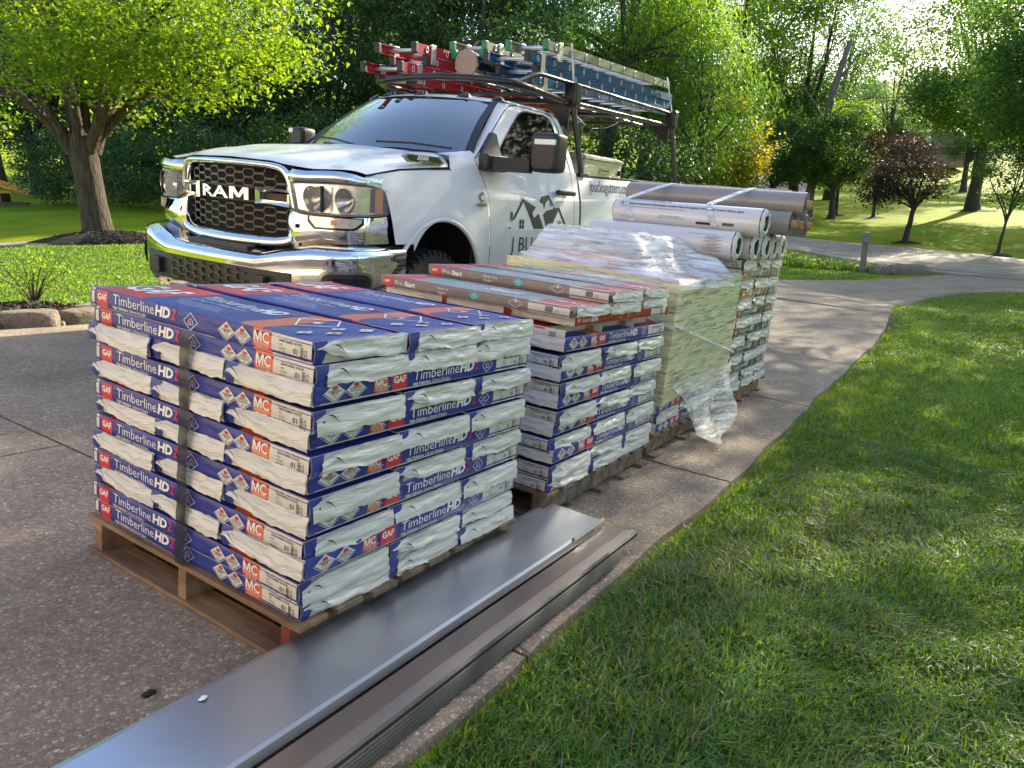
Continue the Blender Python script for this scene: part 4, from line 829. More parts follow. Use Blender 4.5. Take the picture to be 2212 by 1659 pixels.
def pallet(M,Wx,Wy,label,z_deck=.128,wood=None,redend=False,ov=.018):
    """deck boards run across (y), stringers along x"""
    root=empty('pallet',M,label,'pallet','wooden pallets under the stacks'); wood=wood or M_WOODG
    nb=8; bw=.100; rgp=random.Random(int(Wx*1000))
    for i in range(nb):
        x=-.012+(Wx+.02-bw)*i/(nb-1); mb=MB(); jy=rgp.uniform(-.008,.01); mb.bbox(x,x+bw,-ov+jy,Wy+ov+jy,z_deck-.016,z_deck,.002); mb.build('deck_board',wood if i else M_WOOD,root)
    for i in range(5):
        x=-.02+(Wx+.04-bw)*i/4; mb=MB(); mb.bbox(x,x+bw,-ov+rgp.uniform(-.02,.02),Wy+ov,.002,.017,.002); mb.build('bottom_board',wood if i else M_WOOD,root)
    for j,y in enumerate((.03-ov+.01,Wy/2-.018,Wy+ov-.075)):
        mb=MB(); mb.bbox(-.012,Wx+.012,y,y+.037,.017,z_deck-.016,.002); s=mb.build('stringer',M_WOOD if redend else wood,root)
        if redend and j==0: mb=MB(); mb.box(-.0135,-.0120,y+.001,y+.036,.019,z_deck-.018); mb.build('painted_end',M_REDP,s)
    return root
# --- front stack: own pose measured from the photograph
o1=D2W([-.4905,1.7261,0]); xb=RDW@np.array([math.cos(1.0104),math.sin(1.0104),0]); yb=RDW@np.array([-math.sin(1.0104),math.cos(1.0104),0]); zb=RDW@np.array([0,0,1.])
PM1=M4(o1,xb,yb,zb)
# a slight outward lean of the load towards its top
lean=Matrix(((1,0,.012,0),(0,1,-.008,0),(0,0,1,0),(0,0,0,1)))
pallet(PM1,1.0,1.0,'worn pallet with one red painted block end under the front stack',redend=True)
stack(PM1@Matrix.Translation((0,0,.13))@lean,1.005,0,.0582,'ABABABABABABA'.replace('ABABABABABABA','AABABABABABAA')[:13],'hdz','front stack','shingle bundles of the front stack')
# dark see-through strip laid down the left face of the front stack
m=bpy.data.materials.new('dark_see_through'); m.use_nodes=True; nt=m.node_tree; p=nt.nodes['Principled BSDF']; p.inputs['Base Color'].default_value=(.02,.02,.022,1); p.inputs['Roughness'].default_value=.3; p.inputs['Alpha'].default_value=.86
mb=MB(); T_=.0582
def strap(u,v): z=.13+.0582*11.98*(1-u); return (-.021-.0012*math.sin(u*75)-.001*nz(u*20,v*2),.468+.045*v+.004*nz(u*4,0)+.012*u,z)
mb.grid(strap,90,3,0,True,PM1@lean); mb.build('strap',m,label='dark see-through strip running down the left face of the front stack',cat='strap')
# --- second stack
PM2=Dm(2.535,1.335,0); pallet(PM2,1.08,1.0,'grey pallet under the second stack')
pallet(Dm(2.62,1.27,-.0),1.0,1.0,'spare')if False else None
SX=Matrix.Diagonal((1.075,1,1,1))
P2=PM2@Matrix.Translation((0,0,.13))@lean
stack(P2@SX,1.005,0,.0582,'BBABABABABA'[::1].replace('BBABABABABA','AABABABABAB'),'hdz','second stack','blue shingle bundles of the second stack')
def rowA(PM,x,y,z,kind,T,seed,label,group,top,name,L=BL,cat='shingle bundle'):
    M=PM@Matrix.Translation((x,y+L,z))@Matrix(((0,1,0,0),(-1,0,0,0),(0,0,1,0),(0,0,0,1))); put_bundle(kind,T,seed,M,label,group,top,cat,name,L=L,jit=.002)
def rowB(PM,x,y,z,kind,T,seed,label,group,top,name,L=BL,cat='shingle bundle'):
    M=PM@Matrix.Translation((x+L,y+BW,z))@Matrix(((-1,0,0,0),(0,-1,0,0),(0,0,1,0),(0,0,0,1))); put_bundle(kind,T,seed,M,label,group,top,cat,name,L=L,jit=.002)
zt=11*.0582
for k in range(3): rowA(P2,.0+.345*k,.10,zt,'ridge',.044,1+k,f'white and red ridge cap box under the red bundle, {["nearest the camera","middle one","farthest away"][k]}','pale ridge cap boxes on the second stack',False,'ridge_cap_box',.9)
for k in range(3): rowB(P2*1 if False else P2,.05,.0+.335*k,zt+.044,'ridge',.05,1+k,['red ridge cap bundle facing the lawn, on the second stack','red ridge cap bundle second from the lawn side','red ridge cap bundle on the truck side of the second stack'][k],'red ridge cap bundles on the second stack',False,'ridge_cap_bundle',1.04)
for k in range(3): rowA(P2,.0+.345*k,-.01+.006*k,zt+.095,'start',.046,2+2*k,['taupe starter strip bundle with French wording, nearest the camera on the second stack','taupe starter strip bundle in the lower tier, under the English-worded one','taupe starter strip bundle in the lower tier, farthest'][k],'starter strip bundles on the second stack',True,'starter_strip_bundle')
for k in range(2): rowA(P2,.345+.345*k,-.012+.006*k,zt+.142,'start',.048,3+2*k,['taupe starter strip bundle with English wording on top of the second stack','taupe starter strip bundle in the top tier, behind the front one'][k],'starter strip bundles on the second stack',True,'starter_strip_bundle')
# --- third stack inside stretch film
PM3=Dm(3.76,1.36,0); pallet(PM3,1.08,1.0,'pallet under the film-wrapped stack')
P3=PM3@Matrix.Translation((0,0,.13)); stack(P3@SX,1.005,0,.0582,'BABABABABABAB','hdz','wrapped stack','bundles inside the stretch film')
M_ORB=pbr('orange_box_print',(.60,.22,.10),.5,var=.35,vscale=12); M_CARD=pbr('cardboard',(.36,.23,.13),.8,var=.1,vscale=10)
z3=13*.0582
for k,(x,y,z,a,b,c,mt,l) in enumerate([(.02,.02,z3,.36,.97,.10,M_ORB,'long orange printed carton along the left edge under the film'),(.40,.02,z3,.34,.97,.09,M_CARD,'long brown carton in the middle under the film'),(.76,.02,z3,.32,.97,.075,M_ORB,'orange printed carton at the far side under the film'),(.10,.42,z3+.10,.42,.40,.075,M_ORB,'raised orange carton making the film peak'),(.42,.30,z3+.09,.26,.30,.06,M_CARD,'small brown carton under the film cap')]):
    mb=MB(); mb.bbox(x,x+a,y,y+b,z,z+c,.006); ob=mb.build('carton',mt,None,P3,label=l,cat='carton',group='cartons under the stretch film')
    s=MB(); s.box(x+a*.3,x+a*.36,y-.0015,y+b+.0015,z+c,z+c+.0012); s.box(x-.0015,x,y+b*.1,y+b*.6,z+c*.3,z+c*.75); s.build('tape_and_print',F_WP,ob)
def wrapmat(name,dens=.35,tint=(.86,.88,.84)):
    m=bpy.data.materials.new(name); m.use_nodes=True; nt=m.node_tree; out=nt.nodes['Material Output']; p=nt.nodes['Principled BSDF']
    n=noise_node(nt,3.2,8,.65,dist=.5,stretch=(1.3,1.3,15)); n2=noise_node(nt,6,4,.5,dist=1.5); n3=noise_node(nt,2.2,5,.6,dist=2.5,stretch=(1,1,2.5))
    p.inputs['Base Color'].default_value=(*tint,1); p.inputs['Roughness'].default_value=.16; p.inputs['Specular IOR Level'].default_value=.9
    nt.links.new(bump(nt,n.outputs[0],.6,.012,bump(nt,n2.outputs[0],.6,.03)),p.inputs['Normal'])
    tr=nt.nodes.new('ShaderNodeBsdfTransparent'); mx=nt.nodes.new('ShaderNodeMixShader')
    f=ramp(nt,n.outputs[0],[(.35,(dens*.35,)*3),(.52,(dens,)*3),(.68,(min(1,dens*2.2),)*3)]); nt.links.new(f,mx.inputs[0]); nt.links.new(tr.outputs[0],mx.inputs[1]); nt.links.new(p.outputs[0],mx.inputs[2])
    nt.links.new(mx.outputs[0],out.inputs[0]); return m
M_WRAP=wrapmat('stretch_film',.95,(.68,.69,.44)); M_CAP=wrapmat('film_cap',.60,(.86,.90,.96)); M_LOOSE=wrapmat('loose_film',.42,(.88,.90,.86))  # yellow-green tint paints the lawn's reflection into the side film's colour
def ss_(a,b,x): t=max(0,min(1,(x-a)/(b-a))); return t*t*(3-2*t)
wr=empty('stretch_film_wrap',P3,'clear crinkled stretch film wrapped round the third stack with a tented top','plastic film')
x0,x1,y0,y1=-.035,1.13,-.035,1.035; zt3=z3+.118
def ring(t):
    per=[(x0,y0),(x1,y0),(x1,y1),(x0,y1)]; s=t*4; i=int(s)%4; f=s-int(s); a,b=per[i],per[(i+1)%4]; 
    x,y=a[0]+(b[0]-a[0])*f,a[1]+(b[1]-a[1])*f; bow=-.020*math.sin(math.pi*f); cx,cy=(x0+x1)/2,(y0+y1)/2; k=1+bow
    return (cx+(x-cx)*k,cy+(y-cy)*k)
for lay,(zl,zh,e) in enumerate(((.17,.40,.0),(.33,.58,.006),(.50,zt3-.02,.012))):
    mb=MB()
    def f(u,v):
        x,y=ring(u); z=zl+(zh-zl)*v; cx,cy=.55,.5; d=.005*nz(x*3+y*3,z*40,lay)+.004*nz(x*7-y*7,z*12+u*10,lay); k=1+e+d
        return (cx+(x-cx)*k,cy+(y-cy)*k,z+.018*math.sin(u*12.6+lay*2)*(1 if 0<v<1 else 1.5))
    mb.grid(f,140,26,0,True); mb.build('film_band',M_WRAP,wr)
mb=MB()
def capf(u,v):
    x=x0-.008+(x1-x0+.016)*u; y=y0-.008+(y1-y0+.016)*v; e=min(min(u,1-u),min(v,1-v)); 
    h=.205*ss_(.16,.42,v)*ss_(.0,.22,u)+.10*math.exp(-((u-.90)**2/.008+(v-.16)**2/.014))+.02
    h*=min(1,e*9); h=max(h,0)
    return (x,y,zt3-.02+h+.010*nz(x*8,y*8)*min(1,e*9)+.014*nz(x*3+y*9,x*5)*min(1,e*6)-(.05 if e==0 else 0))
mb.grid(capf,60,60,0,True); mb.build('film_cap',M_CAP,wr)
for (a,b_) in ((( -.05,-.05,.62),(1.15,-.055,.36)),((-.05,-.05,.60),(-.05,.9,.84)),((-.05,.3,.80),(.05,1.0,.9))):
    mb=MB(); A,B=Vector(a),Vector(b_); mb.tube([A.lerp(B,i/8)+Vector((0,0,.01*nz(i))) for i in range(9)],.009,6); mb.build('film_rope',M_CAP,wr)
# loose torn film hanging at the foot
hf=empty('hanging_film',P3,'torn clear film hanging loose at the foot of the wrapped stack','plastic film'); mb=MB()
def hang(u,v):
    x=.02+1.10*u+ (v*.0); drop=.40*(.80+.20*math.sin(math.pi*u))*(1.0-.45*max(0,.2-u)/.2); z=.30-drop*v*(.62+.38*math.sin(math.pi*min(1,max(0,u*1.05)))); y=-.06-.085*v*v*2*(.5+.5*math.sin(u*3.1))-.028*math.sin(u*15+v*2)*v-.012*nz(u*7,v*3)*(.3+v)
    return (x*(1-.10*v)+.05*v,y,z)
mb.grid(hang,80,34,0,True); mb.build('film_sheet',M_LOOSE,hf)
# --- fourth stack
PM4=Dm(5.10,1.38,0); pallet(PM4,1.10,1.0,'brown pallet under the far stack',wood=M_WOOD)
P4=PM4@Matrix.Translation((0,0,.125)); SX4=Matrix.Diagonal((1.09,1,1,1)); pt='AAABABABABABAB'; pt='AABABABABABABA'
kd=['char']*8+['char','char','photo','char','photo','char']
stack(P4@SX4,1.005,0,.0684,pt,kd,'far stack','charcoal shingle bundles of the far stack',label_kind='charcoal and white')
z4=14*.0684
# rolls
M_RW=pbr('white_roll_film',(.62,.61,.64),.22,coat=.3,bmp=.15,bscale=6,bdist=.01); M_RG=pbr('grey_roll',(.27,.25,.24),.36,var=.06,vscale=3,coat=.25,bmp=.1,bscale=8,bdist=.008); M_CORE=pbr('cardboard_core',(.42,.24,.13),.8); M_RE=filmmat('roll_end_film',(.62,.62,.60),.35,.1,bs=18,strength=.9); M_UND=pbr('dark_core',(.012,.013,.016),.6)
M_RGE=pbr('grey_roll_end',(.075,.08,.085),.6,bmp=.5,bscale=60,bdist=.002)
def white_roll(x,z,ya,yb,r,seed,label,text=False):
    root=empty('underlayment_roll',P4@Matrix.Translation((x,ya,z)),label,'roll','white underlayment rolls on the far stack'); L=yb-ya; mb=MB(); n=36
    mb.grid(lambda u,v:((r+.002*nz(u*6,v*8,seed))*math.cos(2*math.pi*v),L*u,(r+.002*nz(u*6,v*8,seed+3))*math.sin(2*math.pi*v)),10,n,0,True,None,None,True)
    mb.build('roll_body',M_RW,root)
    e=MB(); K=28
    def ef(u,v):
        a=2*math.pi*u; rr=r*(1.0-v*.72); hole=.18+.10*nz(math.cos(a)*1.5,math.sin(a)*1.5,seed); 
        return (rr*math.cos(a)*(1+.04*nz(a*2,v,seed)),-.022*math.sin(math.pi*min(1,v*1.3))+.012*nz(a*3,v*3,seed)-.006,rr*math.sin(a))
    e.grid(ef,K,7,0,True); e.build('end_film',M_RE,root)
    d=MB(); pts=[]; 
    for k in range(14): a=2*math.pi*k/14; q=.40*r*(1+.35*nz(math.cos(a)*2,math.sin(a)*2,seed)); pts.append((q*.55*math.cos(a)+.15*r*math.sin(seed),q*1.35*math.sin(a)))
    d.prism(pts,-.0275,-.010,'y'); d.build('core_hole',M_UND,root)
    if text:
        t=MB()
        def wrap(s,y,ang,size,mi=0,**k):
            V,F,w=txt(s,size,**k); t.add([((r+.003)*math.cos(ang+yy/r*-1+0),L-(y+xx),(r+.003)*math.sin(ang+yy/r*-1)) for xx,yy in V],F,mi); return w
        A=R(118)
        wrap('StormGuard',.10,A,.062,1,bold=.01); wrap('Ice & Water Protector | Protecteur contre l\'eau et la glace | Protector contra hielo y agua',.05,R(146),.024,0,bold=.012,shear=.2)
        wrap('WATERPROOF LEAK BARRIER / MEMBRANE AUTOCOLLANTE / BARRERA IMPERMEABLE 200 SQ FT (18.6 M2)',.05,R(158),.010,0)
        for i,(q,s) in enumerate(((.35,'ATTENTION / CAUTION / ATENCION'),(.35,'READ ALL INSTRUCTIONS BEFORE INSTALLING'),(.06,'STORE UPRIGHT'))): wrap(s,q,R(186+i*7),.009,0)
        def strip(y0_,y1_,a0,a1,mi): t.grid(lambda u,v:((r+.0028)*math.cos(R(a0+(a1-a0)*v)),L-(y0_+(y1_-y0_)*u),(r+.0028)*math.sin(R(a0+(a1-a0)*v))),4,4,mi,True)
        strip(.05,.75,137,138.2,1); strip(.05,.052,116,137,1); strip(.62,.74,196,206,0)
        for i in range(16): strip(.80+.005*i,.8022+.005*i+.0012*(i%3),192,204,0)
        t.build('printed_text',[F_INK,pbr('navy_ink',(.05,.07,.22),.5)],root)
    return root
r_=.093
for k,(x,y) in enumerate([(-.19,.05),(.06,.0),(.32,-.01),(.58,0),(.84,0)]):
    rt=white_roll(x,z4+r_+(-.0 if k else .0),y-.03,y+1.0,r_,k+1,['white roll of the bottom row overhanging toward the film stack','second white roll from the film stack, bottom row','middle white roll of the bottom row','fourth white roll of the bottom row','farthest white roll of the bottom row'][k],False)
    t=MB(); rg=random.Random(k)
    if k==0:
        for i in range(14): a0=R(150+i*4.5); y_=.06+.02*(i%3); w_=rg.uniform(.07,.12); t.grid(lambda u,v:((r_+.003)*math.cos(a0+.02*v),y_+w_*u,(r_+.003)*math.sin(a0+.02*v)),3,1,0,True)
        t.grid(lambda u,v:((r_+.0028)*math.cos(R(142)+.02*v),.10+.2*u,(r_+.0028)*math.sin(R(142)+.02*v)),3,1,0,True); t.build('printed_text',F_INK,rt)
white_roll(-.06,z4+r_*2.72,-.10,.94,.094,9,'uppermost white roll printed with ice and water protector wording',True)
def grey_roll(x,z,ya,yb,r,label,i):
    root=empty('felt_roll',P4@Matrix.Translation((x,ya,z)),label,'roll','grey synthetic felt rolls on the far stack'); L=yb-ya; mb=MB(); mb.grid(lambda u,v:(r*math.cos(2*math.pi*v),L*u,r*math.sin(2*math.pi*v)),6,40,0,True,None,None,True); mb.build('roll_body',M_RG,root)
    e=MB(); e.grid(lambda u,v:((r*(1-u)+.024*u)*math.cos(2*math.pi*v),-.001-.004*math.sin(u*30)*.3,(r*(1-u)+.024*u)*math.sin(2*math.pi*v)),8,40,0,False); e.build('roll_end',M_RGE,root)
    c=MB(); q=[(.020,.0),(.020,-.035),(.029,-.035),(.029,.01)]; c.lathe(q,20,0,Matrix(((1,0,0,0),(0,0,1,0),(0,-1,0,0),(0,0,0,1)))); c.build('cardboard_core',M_CORE,root)
rg_=.083
for i,(x,z,ya,l) in enumerate([(.30,z4+.185+rg_,-.20,'grey felt roll of the lower pair nearest the white rolls'),(.50,z4+.185+rg_,-.20,'grey felt roll in the middle of the lower row'),(.70,z4+.185+rg_,-.22,'grey felt roll at the far end of the lower row'),(.38,z4+.185+rg_*2.65,-.26,'grey felt roll lying on top, nearest the white roll'),(.60,z4+.185+rg_*2.65,-.20,'grey felt roll on top, farther one')]):
    grey_roll(x,z,ya,ya+1.32,rg_,l,i)
mb=MB(); mb.grid(lambda u,v:(.60+.05*math.sin(u*3),-.10+1.2*u,z4+.185+rg_*3.66+.02*v+.01*nz(u*5,v)),10,3,0,True,P4)
mb.build('paper_sheet',pbr('paper',(.62,.45,.36),.7),label='pinkish paper label sheet lying on the farther top grey roll',cat='paper')
for k,y in enumerate((.20,.80)):
    mb=MB()
    for j in range(3):
        off=.014*j; pts=[(-.06+.10*math.cos(R(a)),y+off+.05*math.sin(R(a)),z4+r_*2.72+.10*math.sin(R(a))) for a in range(215,80,-15)]+[(.20,y+off-.06,z4+.185+rg_*3.2),(.38,y+off-.10,z4+.185+rg_*3.69),(.60,y+off-.12,z4+.185+rg_*3.69),(.72,y+off-.13,z4+.185+rg_*3.2)]
        mb.tube(pts,.007,5,0,True,True,P4)
    mb.build('film_band_strap',M_CAP,label=['twisted clear film band round the rolls, nearer the lawn','twisted clear film band round the rolls, nearer the truck'][k],cat='plastic band')
# --- metal flashing lying along the drive edge
M_MET=pbr('painted_metal',(.50,.54,.61),.34,metal=.95,spec=.6,var=.04,vscale=3,bmp=.05,bscale=2,bdist=.01); M_METB=pbr('painted_metal_taupe',(.30,.25,.23),.30,metal=.85,spec=.6); M_METE=pbr('metal_edge_dark',(.015,.015,.016),.5)
fl=empty('metal_flashing',Dm(0,0,0),'dark grey folded metal flashing channels lying along the drive edge','metal flashing')
def prof(name,pts,b0,b1,mat,bend=0,tipcut=0):
    mb=MB(); n=len(pts)
    for side in (0,1):
        V=[];K=20
        for i in range(K+1):
            u=i/K
            for j,(nn,zz) in enumerate(pts):
                cut=tipcut*(j/(n-1)) if i==K else 0
                b=b0+(b1-b0)*u+cut; V.append(W2rel(b,nn+.004*nz(b*1.3,3)+bend*b,zz-(.0016 if side else 0)))
        F=[(i*n+j,i*n+j+1,(i+1)*n+j+1,(i+1)*n+j) for i in range(K) for j in range(n-1)]
        mb.add(V,F if side else [f[::-1] for f in F],0,False)
    return mb.build(name,mat,fl)
FI=Dm(0,0,0).inverted()
def W2rel(b,n,z): return tuple(FI@Vector(BN(b,n,z)))
prof('flat_panel',[(1.345,.062),(1.34,.085),(1.325,.088),(1.20,.087),(1.088,.084),(1.076,.082),(1.072,.060)],-.9,2.47,M_MET)
prof('under_panel',[(1.32,.078),(1.30,.079),(1.095,.076)],-.9,2.57,M_MET)
prof('lower_channel',[(1.072,.048),(1.060,.050),(1.052,.069),(.985,.070),(.950,.067)],-.9,2.48,M_METB,0,.12)
prof('channel_edge',[(.950,.067),(.942,.062),(.940,.054)],-.9,2.59,M_METE)
for k in range(5): prof('nested_sheet',[(1.05-.004*k,.058-.0085*k),(.945-.004*k,.056-.0085*k),(.936-.003*k,.050-.0085*k)],-.9,2.44-.01*k,M_METE)
prof('lip_fold',[(1.085,.078),(1.083,.092),(1.076,.092),(1.072,.084)],2.30,2.56,M_MET)
# small litter
mb=MB(); mb.add([(0,0,0),(.018,.006,.002),(.026,-.004,.001),(.012,-.012,.003),(.004,-.008,.001)],[(0,1,2,3,4)],0); mb.build('plastic_scrap',F_WP,None,Dm(.90,1.30,.0895),label='tiny white plastic scrap lying on the metal flashing',cat='scrap')
mb=MB(); rock(mb,(0,0,.004),(.020,.011,.006),3,0); mb.build('dead_leaf',pbr('dead_leaf_c',(.02,.016,.012),.9),None,Dm(.912,1.508,.0),label='small dark curled leaf on the bare concrete',cat='leaf')
# ================================================================= white pickup truck (x back from the nose, y across from the near side, z up)
q=(-1.1403,4.6077,1.0436,1.0401,.045,.0081,.0427)
bu=np.array([math.cos(q[2]),math.sin(q[2]),q[6]/q[3]]); av=np.array([-math.sin(q[2]),math.cos(q[2]),q[5]/q[3]]); bu/=np.linalg.norm(bu); av-=bu*(av@bu); av/=np.linalg.norm(av); zv=np.cross(bu,av)
TO=D2W([q[0],q[1],q[4]]); TM=M4(TO,RDW@bu,RDW@av,RDW@zv)@Matrix.Scale(q[3],4)
VC=1.03
PAINT=pbr('white_paint',(.68,.69,.71),.36,coat=.6,spec=.4); CHROME=pbr('chrome',(.82,.83,.85),.045,metal=1); CHROMED=pbr('satin_chrome',(.35,.34,.33),.25,metal=1)
BLKP=pbr('black_plastic',(.018,.018,.019),.45,bmp=.15,bscale=300,bdist=.001); BLKG=pbr('gloss_black',(.012,.012,.013),.12); GLASSD=pbr('tinted_glass',(.003,.0035,.004),.03,spec=.22); GLASSW=pbr('windshield_glass',(.02,.028,.04),.02,spec=1.0,coat=1); GAP=pbr('panel_gap',(.006,.006,.006),.8)
RUB=pbr('tyre_rubber',(.022,.022,.022),.75,bmp=.2,bscale=80,bdist=.002); AMB=pbr('amber_lens',(.95,.27,.01),.25); NAVY=pbr('navy_decal',(.012,.018,.045),.35); RACK=pbr('rack_black',(.010,.010,.011),.34)
m=bpy.data.materials.new('clear_lens'); m.use_nodes=True; nt=m.node_tree; p=nt.nodes['Principled BSDF']; p.inputs['Base Color'].default_value=(.9,.92,.95,1); p.inputs['Roughness'].default_value=.03
tr=nt.nodes.new('ShaderNodeBsdfTransparent'); mx=nt.nodes.new('ShaderNodeMixShader'); fr=nt.nodes.new('ShaderNodeFresnel'); fr.inputs[0].default_value=1.6; ad=nt.nodes.new('ShaderNodeMath'); ad.operation='ADD'; ad.inputs[1].default_value=.10
nt.links.new(fr.outputs[0],ad.inputs[0]); nt.links.new(ad.outputs[0],mx.inputs[0]); nt.links.new(tr.outputs[0],mx.inputs[1]); nt.links.new(p.outputs[0],mx.inputs[2]); nt.links.new(mx.outputs[0],nt.nodes['Material Output'].inputs[0]); LENS=m
GLASSD.node_tree.nodes['Principled BSDF'].inputs['IOR'].default_value=1.22
GLASSW.node_tree.nodes['Principled BSDF'].inputs['IOR'].default_value=2.1
TR=empty('pickup_truck',TM,'white single-cab pickup truck with chrome grille, parked behind the stacks','pickup truck')
def mir(P,far): return (P[0],2*VC-P[1],P[2]) if far else P
VZ=[(.38,.10),(.46,.045),(.55,.016),(.7,.002),(.85,-.004),(1.0,-.002),(1.15,.010),(1.22,.020),(1.28,.034),(1.33,.050),(1.40,.066),(1.47,.088),(1.52,.115)]
def vz(z,u=2.): 
    v=float(np.interp(z,[a for a,b in VZ],[b for a,b in VZ]))
    if u<.55: v+=.11*((.55-u)/.45)**2
    # wheel flare
    for c in (1.02,4.62):
        d=abs(math.hypot(u-c,z-.52)-.51); v-=.012*math.exp(-(d/.09)**2) if z>.5 else 0
    return v
def ss(a,b,x): t=max(0,min(1,(x-a)/(b-a))); return t*t*(3-2*t)
def archz(u,c,z0): 
    d=abs(u-c); return max(z0,.52+math.sqrt(max(0,.51**2-d*d))) if d<.51 else z0
def ze(u): return float(np.interp(u,[0,.3,.6,1.15],[1.255,1.285,1.335,1.378]))
ud=lambda z: float(np.interp(z,[.5,.73,1.2,1.35,1.47,1.6],[1.66,1.653,1.61,1.56,1.48,1.40]))
def skin(name,f,nu,nv,mat,parent,far=False,**k):
    mb=MB(); mb.grid(lambda a,b:mir(f(a,b),far),nu,nv,0,True,None,None,far); return mb.build(name,mat,parent,**k)
def fender(a,b):
    u0=.30+(1.655-.30)*a; zb=archz(u0,1.02,.87 if u0<.6 else .50); zt=ze(u0) if u0<1.155 else 1.475
    z=zb+(zt-zb)*b; uf=float(np.interp(z,[.86,1.04,1.21,1.235],[.52,.478,.430,.30])); u=u0+(1-a)**3*(uf-.30); u=min(u,ud(z)-.003) if a>.6 else u
    return (u,vz(z,u),z)
def doorf(a,b):
    z=.50+(1.475-.50)*b; u=ud(z)+.004+(3.055-ud(z)-.004)*a; return (u,vz(z,u),z)
def bedside(a,b):
    u=3.20+(6.08-3.20)*a; zb=archz(u,4.62,.56); zt=1.437+.016*(u-3.2)/2.88*3; z=zb+(zt-zb)*b
    e=max(0,(z-zt+.03))/.03; return (u,vz(z,u)+.012*e*e,z)
def cabv(z): return .088+.43*(z-1.47)+(0 if z<1.925 else 14*(z-1.925)**2)
def af(z): return float(np.interp(z,[1.47,1.55,1.75,1.94,1.995],[1.50,1.63,1.92,2.19,2.34]))
def cr_(z): return float(np.interp(z,[1.47,1.8,1.93,1.995],[3.15,3.13,3.08,2.98]))
DOORS=[]
for far in (False,True):
    fe=skin('fender',fender,84,18,PAINT,TR,far); 
    mb=MB(); mb.tube([mir((1.02-.512*math.cos(R(t)),vz(.52+.512*math.sin(R(t)),1.02-.512*math.cos(R(t)))+.012,.52+.512*math.sin(R(t))),far) for t in range(-3,184,6)],.016,8); mb.build('arch_lip',PAINT,fe)
    mb=MB(); mb.grid(lambda a,b:mir((1.02-.53*math.cos(math.pi*a),.02+.42*b,.50+.53*math.sin(math.pi*a)),far),24,4,0,True); mb.add([mir((.45,.44,.3),far),mir((1.6,.44,.3),far),mir((1.6,.44,1.1),far),mir((.45,.44,1.1),far)],[(0,1,2,3)]); mb.build('wheel_well',GAP,fe)
    d=skin('door',doorf,40,16,PAINT,TR,far); DOORS.append(d)
    mb=MB(); mb.bbox(2.66,2.98,-.035,.0,1.26,1.305,.014); mb.bbox(2.68,2.72,-.03,.02,1.265,1.30,.008); mb.bbox(2.92,2.96,-.03,.02,1.265,1.30,.008)
    if far: mb.v=[mir(p,True) for p in mb.v]
    mb.build('handle',BLKP,d)
    # dark gap behind the cut lines
    mb=MB(); mb.grid(lambda a,b:mir((1.40+1.85*a,vz(.52+.95*b)+.012,.52+.95*b),far),4,12,0,True); mb.build('door_seam',GAP,TR)
    skin('cab_corner',lambda a,b:((3.063+.105*a),vz(.50+.97*b),.50+.97*b),3,14,PAINT,TR,far)
    bs=skin('bed_side',bedside,60,16,PAINT,TR,far); mb=MB(); mb.bbox(3.2,6.06,.09,.16,1.44,1.462,.008,0,Matrix.Rotation(-.016,4,'Y')@Matrix.Translation((-.023,0,-.05)))
    if far: mb.v=[mir(p,True) for p in mb.v]
    mb.build('bed_rail_cap',BLKP,bs)
    # cab side shell with window opening covered by tinted glass
    def cabside(a,b):
        z=1.47+.525*b; u=af(z)+(cr_(z)-af(z))*a; return (u,cabv(z),z)
    skin('cab_side',cabside,30,16,PAINT,TR,far)
    win=[(1.80,1.515),(1.95,1.62),(2.16,1.765),(2.34,1.88),(2.42,1.912),(2.52,1.925),(2.80,1.928),(2.88,1.91),(2.94,1.85),(2.965,1.72),(2.97,1.515)]
    for nm,mt,o,k in (('window_seal',BLKP,.004,1.03),('window_glass',GLASSD,.007,1.0)):
        mb=MB(); cu_,cz_=2.5,1.70; pts=[(cu_+(x-cu_)*k,cz_+(z-cz_)*(k+.02*(k>1))) for x,z in win]
        # strips between bottom line and upper outline
        up=pts[:]; N=40; us=np.linspace(pts[0][0]+.001,pts[-1][0]-.001,N); zt=np.interp(us,[p[0] for p in pts],[p[1] for p in pts]); zb=pts[0][1]
        V=[];F=[]
        for i in range(N):
            for j in range(7):
                z=zb+(zt[i]-zb)*j/6; V.append(mir((us[i],cabv(z)-o,z),far))
        for i in range(N-1):
            for j in range(6): F.append((i*7+j,(i+1)*7+j,(i+1)*7+j+1,i*7+j+1))
        mb.add(V,F,0,True); mb.build(nm,mt,d)
    # door cut line above the belt
    ln=[(1.50,1.48),(1.66,1.575),(1.90,1.735),(2.14,1.895),(2.26,1.945),(2.42,1.965),(2.86,1.965),(2.96,1.945),(3.02,1.87),(3.05,1.70),(3.058,1.48),(3.058,.6)]
    mb=MB(); mb.tube([mir((u,(cabv(z) if z>1.47 else vz(z,u))-.0005,z),far) for u,z in ln],.0045,5); mb.build('door_cut_line',GAP,d)
    # A pillar strip between glass and side shell
    def pil(a,b):
        z=1.47+(1.955-1.47)*b; wu,wv=wsedge(z); su,sv=af(z),cabv(z); return (wu+(su-wu)*a,wv+(sv-wv)*a-.012*math.sin(math.pi*a),z+ (.0))
    def wsedge(z): t=(z-1.47)/(1.955-1.47); return (1.53+(2.13-1.53)*t, .17+(.345-.17)*t)
    skin('windshield_pillar',pil,6,16,PAINT,TR,far)
